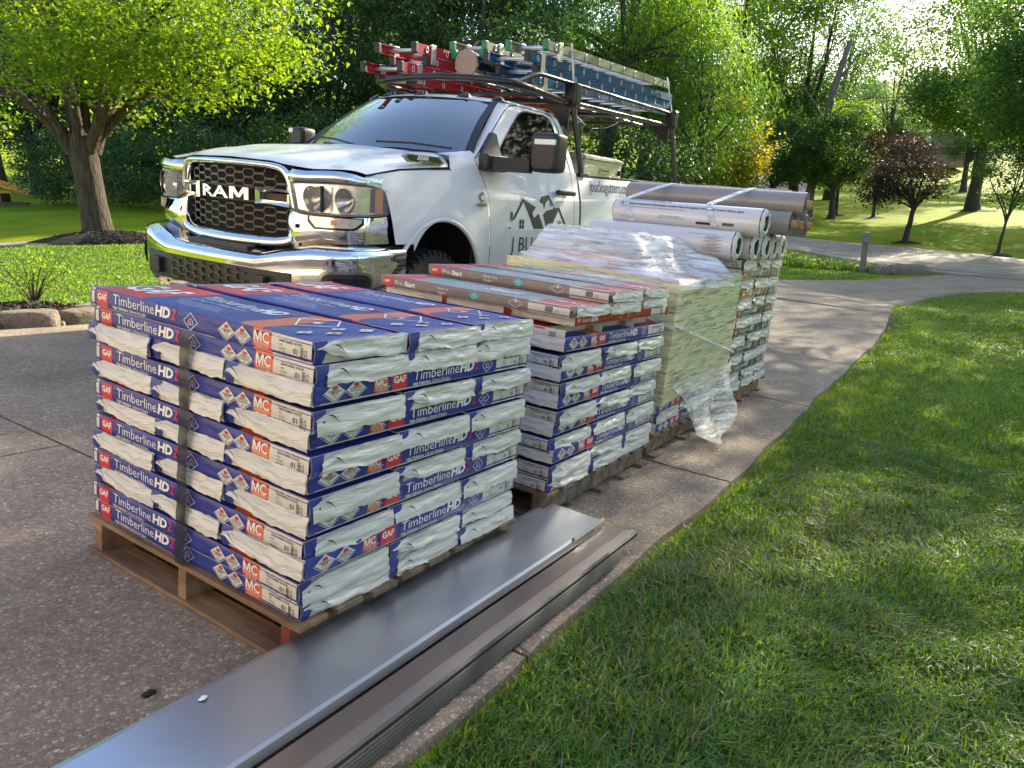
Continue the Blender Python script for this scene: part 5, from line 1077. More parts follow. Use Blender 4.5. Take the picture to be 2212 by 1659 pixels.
# hood
def hood(a,b):
    w=1-abs(2*b-1); dd=abs(2*b-1); v=.062+(2*VC-.124)*b; uf=.045+.26*dd**3; ur=1.31-.155*dd**2.5; u=uf+(ur-uf)*a; t=max(0,(u-.1)/1.05)
    e=ze(u); zf=float(np.interp(w,[0,.10,.30,.42,.60,1],[e,e+.004,e+.016,e+.055,e+.098,e+.108])); zr=float(np.interp(w,[0,.03,.08,.15,.28,.42,.55,1],[e,e+.045,e+.085,e+.10,e+.108,e+.100,e+.118,e+.135]))
    k=t**.55; z=(1-k)*zf+k*zr; z-=.035*math.exp(-a*22)*ss(.25,.6,w); return (u,v,z)
mb=MB(); mb.grid(hood,44,72,0,True); hd=mb.build('hood',PAINT,TR)
sm=hd.modifiers.new('smooth','SMOOTH'); sm.iterations=6; sm.factor=.5
mb=MB(); mb.tube([hood(i/20*1.0,0) for i in range(21)],.006,5); mb.tube([hood(i/20*1.0,1) for i in range(21)],.006,5); mb.tube([tuple(np.array(hood(1,i/30))+np.array([.006,0,-.01])) for i in range(31)],.008,5); mb.build('hood_gap',GAP,TR)
# fill between hood rear corners and windshield: cowl
mb=MB()
def cowl(a,b):
    v=.10+(2*VC-.20)*b; d=abs(2*b-1); h=hood(1,b); ub=1.36+.24*d*d; return (h[0]+(ub+.03-h[0])*a,v,h[2]-.012+(1.515-h[2]+.012)*a-.02*math.sin(math.pi*a))
mb.grid(cowl,5,40,0,True); mb.build('cowl_panel',BLKP,TR)
for far in (0,1): mb=MB(); mb.grid(lambda a,b:mir((1.15+.42*a,.088+.10*b,1.472+.05*b*a+.012*b),far),6,4,0,True); mb.build('cowl_corner',PAINT,TR)
def ws(a,b):
    d=abs(2*b-1); ub=1.345+.235*d**2; ut=1.93+.21*d**2; vb=.165+(2*VC-.33)*b; vt=.34+(2*VC-.68)*b
    z=1.485+.035*d*d+(1.955-1.485-.035*d*d)*a; bow=.028*math.sin(math.pi*a)
    return (ub+(ut-ub)*a-bow,vb+(vt-vb)*a,z+bow*.5)
mb=MB(); mb.grid(ws,20,36,0,True); wsh=mb.build('windshield',GLASSW,TR)
for q_,s_ in ((0,1),(1,-1)): mb=MB(); mb.grid(lambda a,b:tuple(np.array(ws(a,q_+s_*.035*b))+np.array([-.003,0,.002])),14,2,0,True); mb.build('glass_border',BLKP,wsh)
def roof(a,b):
    d=abs(2*b-1); uf=1.93+.21*d**2; v=.34+(2*VC-.68)*b; u=uf+(3.03-uf)*a; z=1.955+.040*min(1,a*7)**.6+.014*(1-d*d)-.03*max(0,a-.9)*8; z-=.012*d**6; return (u,v,z)
mb=MB(); mb.grid(roof,24,36,0,True)
for far in (0,1): mb.grid(lambda a,b:mir(tuple(np.array(roof(a,0))*(1-b)+np.array([max(af(1.99),roof(a,0)[0]) if a>.2 else roof(a,0)[0],.315,1.965])*b),far),20,3,0,True)
mb.build('roof',PAINT,TR)
mb=MB(); mb.grid(lambda a,b:(3.155-.12*a**3,.10+.22*a+(2*VC-.20-.44*a)*b,1.40+.585*a),10,16,0,True); mb.build('cab_back',PAINT,TR)
mb=MB(); mb.grid(lambda a,b:(3.158-.10*(.2+.7*a)**3,.36+(2*VC-.72)*b,1.55+.34*a),6,8,0,True); mb.build('rear_window',GLASSD,TR)
# roof marker lights, antenna
mk=MB(); mk.grid(lambda a,b:(.11*a-.03,.085*(b-.5)*(1-.25*a),.032*math.sin(math.pi*min(1,a*1.02))**.7*math.sin(math.pi*b)**.6),10,8,0,True); mkm=mk.mesh('marker_light',BLKG)
for v in (.37,.63,1.03,1.43,1.69): b_=(v-.34)/(2*VC-.68); rp=roof(.06,b_); inst('marker_light',mkm,TR,Matrix.Translation((rp[0],v,rp[2]-.004))@Matrix.Scale(1.35,4))
mb=MB(); mb.grid(lambda a,b:(2.35+.16*a,1.30+.06*(b-.5)*(1-a*.3),2.0+.065*math.sin(math.pi*min(1,a*.97))**1.3*math.sin(math.pi*b)**.5),10,8,0,True); mb.build('antenna_fin',BLKG,TR)
for v0,v1 in ((.30,.95),(1.12,1.75)):
    mb=MB(); A=np.array(ws(.02,(v0-.165)/(2*VC-.33))); B=np.array(ws(.10,(v1-.165)/(2*VC-.33))); o=np.array([-.03,0,.02]); mb.tube([tuple(A+o),tuple((A+B)/2+o*1.6),tuple(B+o)],.008,5); mb.build('wiper',BLKP,TR)
# ---- grille
def ug(v): return .0+.13*min(1.3,abs(v-VC)/.6)**2
OUT=[(0,1.325),(.30,1.322),(.44,1.315),(.505,1.285),(.545,1.20),(.575,1.05),(.600,.93),(.600,.88),(.56,.83),(.48,.80),(.30,.785),(0,.782)]
INN=[(0,1.275),(.30,1.272),(.42,1.262),(.462,1.235),(.490,1.18),(.515,1.05),(.540,.95),(.535,.925),(.50,.895),(.43,.878),(.30,.872),(0,.870)]
def full(L): return [(VC-x,z) for x,z in L]+[(VC+x,z) for x,z in L[::-1][1:-1]]
def resamp(L,n):
    P=np.array(L+[L[0]]); d=np.r_[0,np.cumsum(np.hypot(*np.diff(P,axis=0).T))]; t=np.linspace(0,d[-1],n,endpoint=False); return np.stack([np.interp(t,d,P[:,0]),np.interp(t,d,P[:,1])],-1)
FO,FI2=[],[]
def ringpts(L,sub=6):
    P=full(L); out=[]
    n=len(P)
    for i in range(n):
        p0,p1,p2,p3=[np.array(P[(i+k-1)%n]) for k in range(4)]
        for s_ in range(sub):
            u=s_/sub; out.append(.5*((2*p1)+(-p0+p2)*u+(2*p0-5*p1+4*p2-p3)*u*u+(-p0+3*p1-3*p2+p3)*u**3))
    return out
RO,RI=ringpts(OUT),ringpts(INN); n=len(RO)
mb=MB(); prof_=[(0,.075),(0,.02),(.12,-.012),(.35,-.022),(.62,-.014),(.85,.010),(1.0,.045),(1.0,.09)]
V=[]
for i in range(n):
    for t,du in prof_:
        p=RO[i]*(1-t)+RI[i]*t; V.append((ug(p[0])+du,p[0],p[1]))
k=len(prof_); F=[(i*k+j,i*k+j+1,((i+1)%n)*k+j+1,((i+1)%n)*k+j) for i in range(n) for j in range(k-1)]
mb.add(V,F,0,True); gs=mb.build('grille_surround',CHROME,TR)
mb=MB(); mb.grid(lambda a,b:(ug(VC-.6+1.2*a)+.10,VC-.58+1.16*a,.84+.46*b),16,4,0,True); gb=mb.build('grille',GAP,TR)
def inside(v,z):
    x=abs(v-VC); zz=[p[1] for p in INN][::-1]; xx=[p[0] for p in INN][::-1]
    # half width as a function of z
    return .872<z<1.272 and x<float(np.interp(z,[.870,.878,.895,.925,.95,1.05,1.18,1.235,1.262,1.275],[.36,.43,.50,.535,.54,.515,.49,.462,.42,.30]))-.004
def hexnet(mb,v0,v1,z0,z1,test,uf,cw=.104,ch=.052,r=.0055,mi=0):
    """elongated hexagon lattice"""
    segs=set(); ni=int((v1-v0)/(cw))+2; nj=int((z1-z0)/(ch/2))+2
    for j in range(nj):
        for i in range(ni):
            cx=v0+i*cw*1.0+(cw*.5 if j%2 else 0); cz=z0+j*ch*.5
            P=[(cx-cw*.36,cz),(cx-cw*.20,cz+ch*.42),(cx+cw*.20,cz+ch*.42),(cx+cw*.36,cz)]
            Pn=[(cx-cw*.20,cz-ch*.42),(cx+cw*.20,cz-ch*.42)]
            S=[(P[0],P[1]),(P[1],P[2]),(P[2],P[3]),(P[3],Pn[1]),(Pn[0],Pn[1]),(P[0],Pn[0])]
            if j%2==0 or True:
                for a,b in S: segs.add((round(a[0],4),round(a[1],4),round(b[0],4),round(b[1],4)))
                segs.add((round(P[3][0],4),round(cz,4),round(P[3][0]+cw*.28,4),round(cz,4)))
    for a0,a1,b0,b1 in segs:
        if test(a0,a1) and test(b0,b1) and (abs(a0-b0)>1e-4 or abs(a1-b1)>1e-4): mb.tube([(uf(a0),a0,a1),(uf(b0),b0,b1)],r,4,mi,False,False)
NET=pbr('grille_net',(.035,.033,.032),.35,coat=.2); mb=MB()
def hexrows(mb,rows,v0,v1,test,uf,cw,ch,r):
    for j,cz in enumerate(rows):
        x=v0+(cw*.83 if j%2 else 0)
        while x<v1:
            P=[(x-cw*.5,cz),(x-cw*.33,cz+ch*.46),(x+cw*.33,cz+ch*.46),(x+cw*.5,cz),(x+cw*.33,cz-ch*.46),(x-cw*.33,cz-ch*.46)]
            for a,b in zip(P,P[1:]+P[:1]):
                if test(*a) and test(*b): mb.tube([(uf(a[0]),a[0],a[1]),(uf(b[0]),b[0],b[1])],r,4,0,False,False)
            x+=cw*1.66
hexrows(mb,[1.165+.0265*i for i in range(5)],VC-.6,VC+.6,lambda v,z:inside(v,z) and z>1.165,lambda v:ug(v)+.035,.098,.0535,.0055)
hexrows(mb,[.885+.0265*i for i in range(7)],VC-.6,VC+.6,lambda v,z:inside(v,z) and z<1.06,lambda v:ug(v)+.035,.098,.0535,.0055)
mb.build('grille_net',NET,gb,kind='stuff')
mb=MB(); mb.grid(lambda a,b:(ug(VC-.53+1.06*a)+.045,VC-.53+1.06*a,1.062+.10*b),16,2,0,True); mb.build('badge_band',BLKP,gb)
def text3d(s,size,depth,bold=0,shear=0):
    V,F,w=txt(s,size,bold=bold,shear=shear,res=1); from collections import Counter
    c=Counter(); 
    for f in F:
        for a,b in zip(f,f[1:]+f[:1]): c[(a,b)]+=1
    E=[e for e in c if (e[1],e[0]) not in c]; n=len(V)
    P=[(x,y,0) for x,y in V]+[(x,y,-depth) for x,y in V]; return P,[tuple(f) for f in F]+[(a,n+a,n+b,b) for a,b in E],w
P_,F_,w_=text3d('RA',.105,.03,bold=.02)
MP=[(0,0),(0,.70),(.21,.70),(.37,.30),(.53,.70),(.74,.70),(.74,0),(.58,0),(.58,.44),(.43,.10),(.31,.10),(.16,.44),(.16,0)]
x0_=w_+.006; P_=P_+[(x0_+x*.105,y*.105*1.03,0) for x,y in MP]+[(x0_+x*.105,y*.105*1.03,-.03) for x,y in MP]; n0_=len(P_)-26; F_=F_+[tuple(n0_+i for i in range(13))]+[(n0_+i,n0_+(i+1)%13,n0_+13+(i+1)%13,n0_+13+i) for i in range(13)]; w_=x0_+.74*.105; mb=MB(); vs=VC+.225; sx=.45/w_
mb.add([(ug(vs-x*sx)-.002-z,vs-x*sx,1.076+y*.98) for x,y,z in P_],F_,0,False); mb.build('emblem_letters',CHROME,gb)
for s in (-1,1):
    mb=MB(); a0,a1=.275,.525; o=[(VC+s*a0,1.058),(VC+s*a0,1.165),(VC+s*a1,1.160),(VC+s*a1,1.052)]; c0=(VC+s*(a0+a1)/2,1.11)
    i_=[(VC+s*(a0+.035),1.088),(VC+s*(a0+.035),1.136),(VC+s*(a1+.0),1.132),(VC+s*(a1+.0),1.084)]
    V=[];
    for (p,q2) in zip(o,i_):
        for t,du in ((0,.04),(0,.0),(.5,-.018),(1,.0),(1,.04)): v=p[0]*(1-t)+q2[0]*t; V.append((ug(v)+du,v,p[1]*(1-t)+q2[1]*t))
    F=[(i*5+j,i*5+j+1,((i+1)%4)*5+j+1,((i+1)%4)*5+j) for i in range(4) for j in range(4)]; mb.add(V,F,0,False); mb.build('chrome_bar',CHROME,gb)
# ---- headlights
HP=[(.095,.520),(.075,.46),(.085,.38),(.110,.28),(.155,.18),(.225,.105),(.32,.058),(.43,.035),(.475,.030)]
def hp(t,L=HP):
    d=np.r_[0,np.cumsum([math.dist(L[i],L[i+1]) for i in range(len(L)-1)])]; d/=d[-1]; return float(np.interp(t,d,[p[0] for p in L])),float(np.interp(t,d,[p[1] for p in L]))
REF=pbr('lamp_reflector',(.55,.56,.58),.16,metal=1,bmp=.25,bscale=9,bdist=.01)
for far in (False,True):
    top=lambda t: float(np.interp(t,[0,.1,.5,.9,1],[1.205,1.212,1.225,1.222,1.20])); bot=lambda t: float(np.interp(t,[0,.12,.5,.85,1],[1.065,1.035,1.030,1.040,1.055]))
    hl=MB(); hl.grid(lambda a,b:mir((hp(a)[0]+.07*math.sin(math.pi*a)+.012,hp(a)[1]+.03,bot(a)+(top(a)-bot(a))*b),far),24,6,0,True); H=hl.build('headlight',REF,TR)
    for t,r in ((.30,.062),(.58,.062)):
        c=hp(t); r=.078; mb=MB(); Mx=Matrix.Translation(mir((c[0]+.030,c[1]+.012,1.125),far))@Matrix.Rotation(R(-90-8*(1 if not far else 1)),4,'Y'); mb.lathe([(.012,-.04),(.035,-.028),(.060,-.005),(r,.03),(r*1.04,.032)],20,0,Mx); mb.build('reflector_bowl',REF,H)
    mb=MB(); mb.bbox(.09,.115,.235,.245,1.05,1.205,.003); mb.v=[mir(p,far) for p in mb.v]; mb.build('lamp_divider',BLKP,H)
    skin('lens',lambda a,b:(hp(a)[0]-.006,hp(a)[1]-.010,bot(a)+(top(a)-bot(a))*b),30,6,LENS,H,far)
    skin('amber_marker',lambda a,b:(hp(.84+.085*a)[0]+.004,hp(.84+.085*a)[1]-.003,bot(.88)+.018+(top(.88)-bot(.88)-.03)*b),4,4,AMB,H,far)
    mb=MB(); mb.tube([mir((hp(i/20)[0],hp(i/20)[1]-.002,bot(i/20)),far) for i in range(21)],.007,6); mb.tube([mir((hp(i/20)[0],hp(i/20)[1]-.002,top(i/20)),far) for i in range(21)],.006,6); mb.tube([mir((hp(1)[0],hp(1)[1]-.002,bot(1)),far),mir((hp(1)[0]-.005,hp(1)[1]-.002,top(1)),far)],.008,6); mb.build('lamp_bezel',BLKG,H)
    # chrome brow above and chrome cheek below the lamp
    skin('chrome_brow',lambda a,b:(hp(a*.93)[0]-.008+.012*b-.018*math.sin(math.pi*b),hp(a*.93)[1]-.008+.004*b,top(a)+.006+(hood(0,max(0,min(1,(hp(a)[1]-.062)/(2*VC-.124))))[2]-.012-top(a)-.006+.0*a)*b),24,6,CHROME,TR,far)
    cz=lambda t: float(np.interp(t,[0,.15,.35,.8,1],[.80,.815,.85,.868,.872]))
    skin('chrome_cheek',lambda a,b:(hp(a)[0]+.012-.02*math.sin(math.pi*b),hp(a)[1]-.004,cz(a)+(bot(a)-.008-cz(a))*b),26,8,CHROME,TR,far)
    tl=lambda t:hp(.26+.46*t); tt=lambda t:1.020; tb=lambda t: float(np.interp(t,[0,.12,.85,1],[1.0,.955,.962,1.0]))
    skin('turn_lamp_bezel',lambda a,b:(tl(a*1.1-.05)[0]-.010,tl(a*1.1-.05)[1]-.012,tb(a)-.014+(tt(a)+.02-tb(a))*b),16,4,BLKG,TR,far)
    L2=skin('turn_lamp',lambda a,b:(tl(a)[0]-.014,tl(a)[1]-.016,tb(a)+(tt(a)-tb(a))*b),16,4,REF,TR,far)
    skin('amber_bulb',lambda a,b:(tl(.42+.12*a)[0]-.0155,tl(.42+.12*a)[1]-.0175,.975+.03*b),2,2,AMB,L2,far)
    skin('lens',lambda a,b:(tl(a)[0]-.019,tl(a)[1]-.021,tb(a)+(tt(a)-tb(a))*b),16,4,LENS,L2,far)
# ---- bumper
BP=[(-.115,VC),(-.112,.80),(-.098,.60),(-.065,.42),(-.015,.27),(.06,.135),(.16,.045),(.28,.005),(.42,-.008),(.585,-.010)]
bp=lambda t:hp(t,BP)
def bnorm(t): a=bp(max(0,t-.01)); b=bp(min(1,t+.01)); d=np.array([b[0]-a[0],b[1]-a[1]]); d/=np.linalg.norm(d); return np.array([d[1],-d[0]])*1.0
btop=lambda t: float(np.interp(t,[0,.30,.42,.55,1],[.765,.768,.81,.842,.854])); bbot=lambda t: float(np.interp(t,[0,.45,.6,.8,1],[.425,.43,.45,.52,.60]))
def bump_(t,b,off=0):
    c=bp(t); n=bnorm(t); bul=.035*math.sin(math.pi*min(1,b*1.0))**.6+.015*math.exp(-((b-.86)/.1)**2); z=bbot(t)+(btop(t)-bbot(t))*b; ins=-.05*max(0,(b-.93)/.07)**2-.03*max(0,(.07-b)/.07)**2
    return (c[0]+n[0]*(bul+off+ins) if n[0]<0 else c[0]-abs(n[0])*(bul+off+ins),c[1]-abs(n[1])*(bul+off+ins),z)
mb=MB()
for far in (0,1): mb.grid(lambda a,b:mir(bump_(a,b),far),60,20,0,True)
BU=mb.build('front_bumper',CHROME,TR)
def patch(name,t0,t1,z0,z1,mat,off,par,r=.25,fars=(0,1)):
    for far in fars:
        def f(a,b):
            t=t0+(t1-t0)*a; e=min(a,1-a); sh=1-(1-min(1,e/r))**3*.45 if r else 1; zc=(z0+z1)/2; z=zc+(z1-z0)*(b-.5)*sh; bb=(z-bbot(t))/(btop(t)-bbot(t)); return mir(bump_(t,bb,off),far)
        mb=MB(); mb.grid(f,22,6,0,True); o=mb.build(name,mat,par)
    return o
patch('fog_bezel',.585,.80,.540,.705,CHROMED,.004,BU,.2); patch('fog_recess',.600,.79,.555,.690,BLKP,.009,BU,.2); patch('fog_plate',.625,.765,.580,.665,BLKG,.014,BU,.2)
patch('intake_recess',0,.475,.505,.672,BLKP,.006,BU,0)
mb=MB(); 
hexrows(mb,[.53+.0265*i for i in range(6)],VC-.44,VC+.44,lambda v,z:abs(v-VC)<.40 and .512<z<.668,lambda v:bump_(float(np.interp(abs(v-VC),[VC-bp(k_/60)[1] for k_ in range(61)],[k_/60 for k_ in range(61)])),.42,.016)[0],.098,.0535,.005); mb.build('intake_net',NET,BU,kind='stuff')
for s in (-1,1): mb=MB(); mb.bbox(-.17,-.10,VC+s*.52-.055,VC+s*.52+.055,.535,.64,.01); mb.build('tow_hook_cover',BLKP,BU)
mb=MB(); mb.grid(lambda a,b:(.06+.35*abs(2*a-1)**3,.06+(2*VC-.12)*a,.70+.16*b),24,2,0,True); mb.build('bumper_gap',GAP,TR)
for far in (0,1):
    mb=MB(); mb.grid(lambda a,b:mir((bump_(a*.9,1.0)[0]*(1-b)+(ug(min(VC,bp(a*.9)[1]+.03))+.05+.05*a)*b,bump_(a*.9,1.0)[1]*(1-b)+(bp(a*.9)[1]+.06*a)*b,bump_(a*.9,1.0)[2]+.012*math.sin(math.pi*b)*(1-a)+.015*b),far),24,4,0,True); mb.build('bumper_shelf',CHROME if False else BLKG,BU)
mb=MB(); mb.bbox(-.06,.02,VC-.30,VC+.30,.755,.795,.01); mb.build('step_pad',BLKP,TR)
# ---- wheels
wm=MB(); wm.lathe([(.24,-.13),(.30,-.145),(.36,-.145),(.392,-.125),(.40,-.10),(.402,0),(.40,.10),(.392,.125),(.36,.145),(.30,.145),(.24,.13)],48,0,Matrix.Rotation(math.pi/2,4,'X'))
for k in range(40):
    a=2*math.pi*k/40
    for y in (-.10,-.035,.035,.10): wm.box(-.014,.014,y-.026,y+.026,.398,.412,0,Matrix.Rotation(a+(.04 if y>0 else 0)+.03*(abs(y)>.05),4,'Y'))
    wm.box(-.012,.012,-.142,-.12,.372,.402,0,Matrix.Rotation(a,4,'Y')); wm.box(-.012,.012,.12,.142,.372,.402,0,Matrix.Rotation(a,4,'Y'))
tm=wm.mesh('tyre',RUB); rm=MB(); rm.lathe([(.0,-.10),(.07,-.115),(.09,-.06),(.17,-.05),(.215,-.09),(.24,-.13),(.24,.12),(.0,.10)],32,0,Matrix.Rotation(math.pi/2,4,'X')); rmm=rm.mesh('rim',CHROMED)
for (u,v) in ((1.02,.19),(1.02,2*VC-.19),(4.62,.19),(4.62,2*VC-.19)):
    z=.405; 
    if u<2: z=.345
    w_e=inst('wheel',None,TR,Matrix.Translation((u,v,.40))@(Matrix.Rotation(R(0 if v<1 else 180),4,'Z'))); inst('tyre',tm,w_e); inst('rim',rmm,w_e)
mb=MB(); mb.box(1.0,5.9,.45,.60,.52,.68); mb.box(1.0,5.9,1.46,1.61,.52,.68); mb.box(.3,3.1,.5,1.56,.56,.60); mb.tube([(1.02,.2,.40),(1.02,1.86,.40)],.05,8); mb.tube([(4.62,.2,.40),(4.62,1.86,.40)],.06,8); mb.build('chassis_frame',GAP,TR)
mb=MB(); mb.box(3.22,6.0,.14,1.92,.86,.90); mb.box(3.22,3.26,.14,1.92,.86,1.42); mb.grid(lambda a,b:(6.09,.03+(2*VC-.06)*a,.72+.77*b),4,4); mb.build('bed_floor',PAINT,TR)
mb=MB(); mb.bbox(6.05,6.12,.03,2*VC-.03,.78,1.482,.02); mb.build('tailgate',PAINT,TR)
# ---- mirrors
for far in (False,True):
    mb=MB()
    def head(a,b):
        th=2*math.pi*b; hw,hh=.115,.145; pw=.28; cx=math.copysign(abs(math.cos(th))**pw,math.cos(th)); cz=math.copysign(abs(math.sin(th))**pw,math.sin(th)); k=[.80,.96,1,1,.97,.90][int(round(a*5))]; uu=[0,.018,.05,.12,.17,.175][int(round(a*5))]
        return mir((1.745+uu,(-.345 if not far else -.215)+cx*hw*k*(1 if not far else .75),(1.562 if not far else 1.525)+cz*hh*k),far)
    mb.grid(head,5,40,0,True,None,None,not far); c=[head(0,b/40) for b in range(40)]; mb.add(c,[tuple(range(40))],0,False); c=[head(1,b/40) for b in range(40)]; mb.add(c,[tuple(range(40))],0,False)
    mr=mb.build('side_mirror',BLKP,TR)
    mb=MB(); mb.prism([(1.54,.02),(1.86,.02),(1.84,-.06),(1.80,-.24),(1.74,-.24),(1.62,-.06)],1.405,1.505,'z'); mb.bbox(1.50,1.80,-.02,.06,1.395,1.52,.02); mb.v=[mir(p,far) for p in mb.v]; mb.build('mirror_arm',BLKP,mr)
    mb=MB(); mb.prism([(1.56,1.50),(1.86,1.51),(1.84,1.68),(1.80,1.69)],.08,.125,'y'); mb.v=[mir((p[0],p[1]+(p[2]-1.5)*.30,p[2]),far) for p in mb.v]; mb.build('mirror_sail',BLKP,mr)
    mb=MB(); mb.bbox(1.735,1.76,*((-.448,-.27) if not far else (-.29,-.24)),1.615,1.655,.008); mb.v=[mir(p,far) for p in mb.v]; sg=mb.build('mirror_lamp',F_WP,mr)
    mb=MB(); [mb.bbox(1.729,1.736,-.43+.04*i,-.41+.04*i,1.633,1.648,.002) for i in range(4)]; mb.v=[mir(p,far) for p in mb.v]; 
# ---- lettering and badges on the near side
def side_text(name,s,u,z,size,mat,par,bold=0,sx=1,shear=0,off=.003,rise=0):
    V,F,w=txt(s,size,bold=bold,shear=shear); mb=MB(); mb.add([(u+x*sx,vz(z+y+rise*x)-off,z+y+rise*x) for x,y in V],F,0); return mb.build(name,mat,par)
bs_n=[o for o in TR.children if o.name.startswith('bed_side')][0]
side_text('web_address','jbucksgutters.com',3.42,1.315,.155,NAVY,bs_n,sx=.90,rise=.012); side_text('phone_number','513-416-5886',4.90,1.355,.155,NAVY,bs_n,sx=.80,rise=.012)
d=DOORS[0]; side_text('company_name','J BUCKS',1.95,.785,.17,NAVY,d,sx=1.15)
lg=MB(); U=lambda x:1.868+(x-850)*.00259; Z=lambda y:.97+(340-y)*.00127
def poly(pts,mi=0,o=.003):
    lg.add([(U(x),vz(Z(y))-o,Z(y)) for x,y in pts],[tuple(range(len(pts)))],mi)
poly([(848,352),(850,330),(940,138),(1035,190),(1050,150),(1060,118),(1126,104),(1172,200),(1200,186),(1256,312),(1240,335),(1120,350),(1000,352)],1,.0022)
poly([(855,342),(945,150),(952,168),(872,342)]); poly([(945,150),(1030,200),(1008,240),(1018,270),(1048,240),(1088,342),(1018,342),(960,190)]); poly([(1052,165),(1066,130),(1122,115),(1128,132),(1098,170),(1084,215),(1078,180)])
poly([(1122,115),(1164,205),(1150,212),(1116,140)]); poly([(1078,250),(1098,222),(1195,195),(1184,225),(1138,330),(1106,340)]); poly([(1195,195),(1244,310),(1228,312),(1186,222)]); poly([(872,238),(886,238),(886,268),(872,300)])
for (a,b,c,e) in ((926,282,955,342),(1121,165,1136,192),(1184,288,1206,312)):
    mx_,my_=(a+c)/2,(b+e)/2; g=1.6
    for x0_,x1_,y0_,y1_ in ((a,mx_-g,b,my_-g),(mx_+g,c,b,my_-g),(a,mx_-g,my_+g,e),(mx_+g,c,my_+g,e)): poly([(x0_,y0_),(x1_,y0_),(x1_,y1_),(x0_,y1_)])
lg.build('company_logo',[NAVY,F_WP],d)
mb=MB(); V=[]
def hb(u,z): # point on the hood flank
    lo,hi=0.,.14
    for _ in range(22):
        m_=(lo+hi)/2
        a=(u-.3)/(1.155-.3); 
        if hood(max(0,min(1,a)),m_)[2]<z: lo=m_
        else: hi=m_
    P=hood(max(0,min(1,a)),lo); return (u,P[1]-.016,z)
pl=[(.66,1.432),(.72,1.398),(1.06,1.402),(1.09,1.412),(1.03,1.452),(.69,1.450)]
mb.prism([(u,z) for u,z in pl],.066,.10,'y'); bd=mb.build('model_badge',CHROMED,hd)
mb=MB(); mb.prism([(.70+(u-.70)*.90+.01,1.426+(z-1.426)*.74) for u,z in pl],.063,.068,'y'); V,F,w=txt('3500',.036,bold=.04,shear=.2); mb2=MB(); mb2.add([(.78+x*1.7,.061,1.419+y) for x,y in V],F); V,F,w=txt('HEAVY DUTY',.012,shear=.2); mb2.add([(.80+x*1.9,.061,1.406+y) for x,y in V],F)
mb.build('badge_plate',BLKG,bd); mb2.build('badge_text',F_WP,bd)
mb=MB(); P_,F_,w_=text3d('C',.105,.01,bold=.03); mb.add([(1.475+x*.8,vz(1.19)-.008-z,1.165+y) for x,y,z in P_],F_); mb.bbox(1.44,1.56,-.004,.012,1.135,1.158,.003); eb=mb.build('engine_badge',CHROMED,[o for o in TR.children if o.name.startswith('fender')][0])
mb=MB(); V,F,w=txt('TURBO DIESEL',.014,bold=.02); mb.add([(1.45+x*.9,-.0055,1.141+y) for x,y in V],F); mb.build('badge_text',F_ORG,eb)
# ---- ladder rack
rk=inst('ladder_rack',None,TR)
def rtube(nm,pts,r=.021): mb=MB(); mb.tube(pts,r,10); return mb.build(nm,RACK,rk)
def smooth(pts,n=5):
    out=[]; P=[np.array(p,float) for p in pts]
    for i in range(len(P)-1):
        p0,p1,p2,p3=P[max(i-1,0)],P[i],P[i+1],P[min(i+2,len(P)-1)]
        for k in range(n): u=k/n; out.append(tuple(.5*((2*p1)+(-p0+p2)*u+(2*p0-5*p1+4*p2-p3)*u*u+(-p0+3*p1-3*p2+p3)*u**3)))
    out.append(tuple(P[-1])); return out
rtube('front_loop',smooth([(3.1,.27,2.10),(2.7,.27,2.115),(2.36,.28,2.125),(2.22,.42,2.135),(2.17,.70,2.15),(2.14,VC,2.155),(2.17,1.36,2.15),(2.22,1.64,2.135),(2.36,1.78,2.125),(2.7,1.79,2.115),(3.1,1.79,2.10)]),.030)
for far in (0,1):
    rtube('lower_rail',[mir(p,far) for p in [(3.0,.27,2.10),(5.98,.27,2.19)]],.022); rtube('upper_rail',[mir(p,far) for p in smooth([(2.30,.285,2.13),(2.46,.28,2.19),(2.63,.27,2.25),(2.80,.27,2.262)])+[(5.98,.27,2.335)]],.020)
    for u,zt in ((3.30,2.16),(5.98,2.25)):
        rtube('post',[mir(p,far) for p in [(u+.02,.105,1.46),(u-.02,.26,zt)]],.026)
        mb=MB(); mb.bbox(u-.08,u+.08,.06,.16,1.45,1.475,.005); mb.bbox(u-.06,u+.06,.20,.33,zt-.09,zt+.12,.02); mb.v=[mir(p,far) for p in mb.v]; mb.build('post_bracket',RACK,rk,kind='stuff'); mb=MB(); mb.prism([(.28,zt-.02),(.28,zt-.30),(.58,zt-.04),(.58,zt)],u-.02,u+.0,'x'); mb.v=[mir(p,far) for p in mb.v]; mb.build('gusset',RACK,rk)
for u,z in ((3.28,2.115),(4.6,2.15),(5.96,2.20)): rtube('crossbar',[(u,.27,z),(u,1.79,z)],.024)
rtube('brace',[(2.75,.30,2.105),(2.75,1.76,2.105)],.018)
for v in (.62,1.44): rtube('brace',[(2.3,v,2.13),(5.9,v,2.185)],.014)
mb=MB(); mb.tube(smooth([(3.5,.4,2.08),(3.9,.42,1.98),(4.0,.42,1.95),(4.4,.4,2.0),(4.7,.4,2.09)]),.006,5); mb.bbox(3.96,4.04,.38,.46,1.90,1.96,.01); mb.build('work_lamp',RACK,rk)
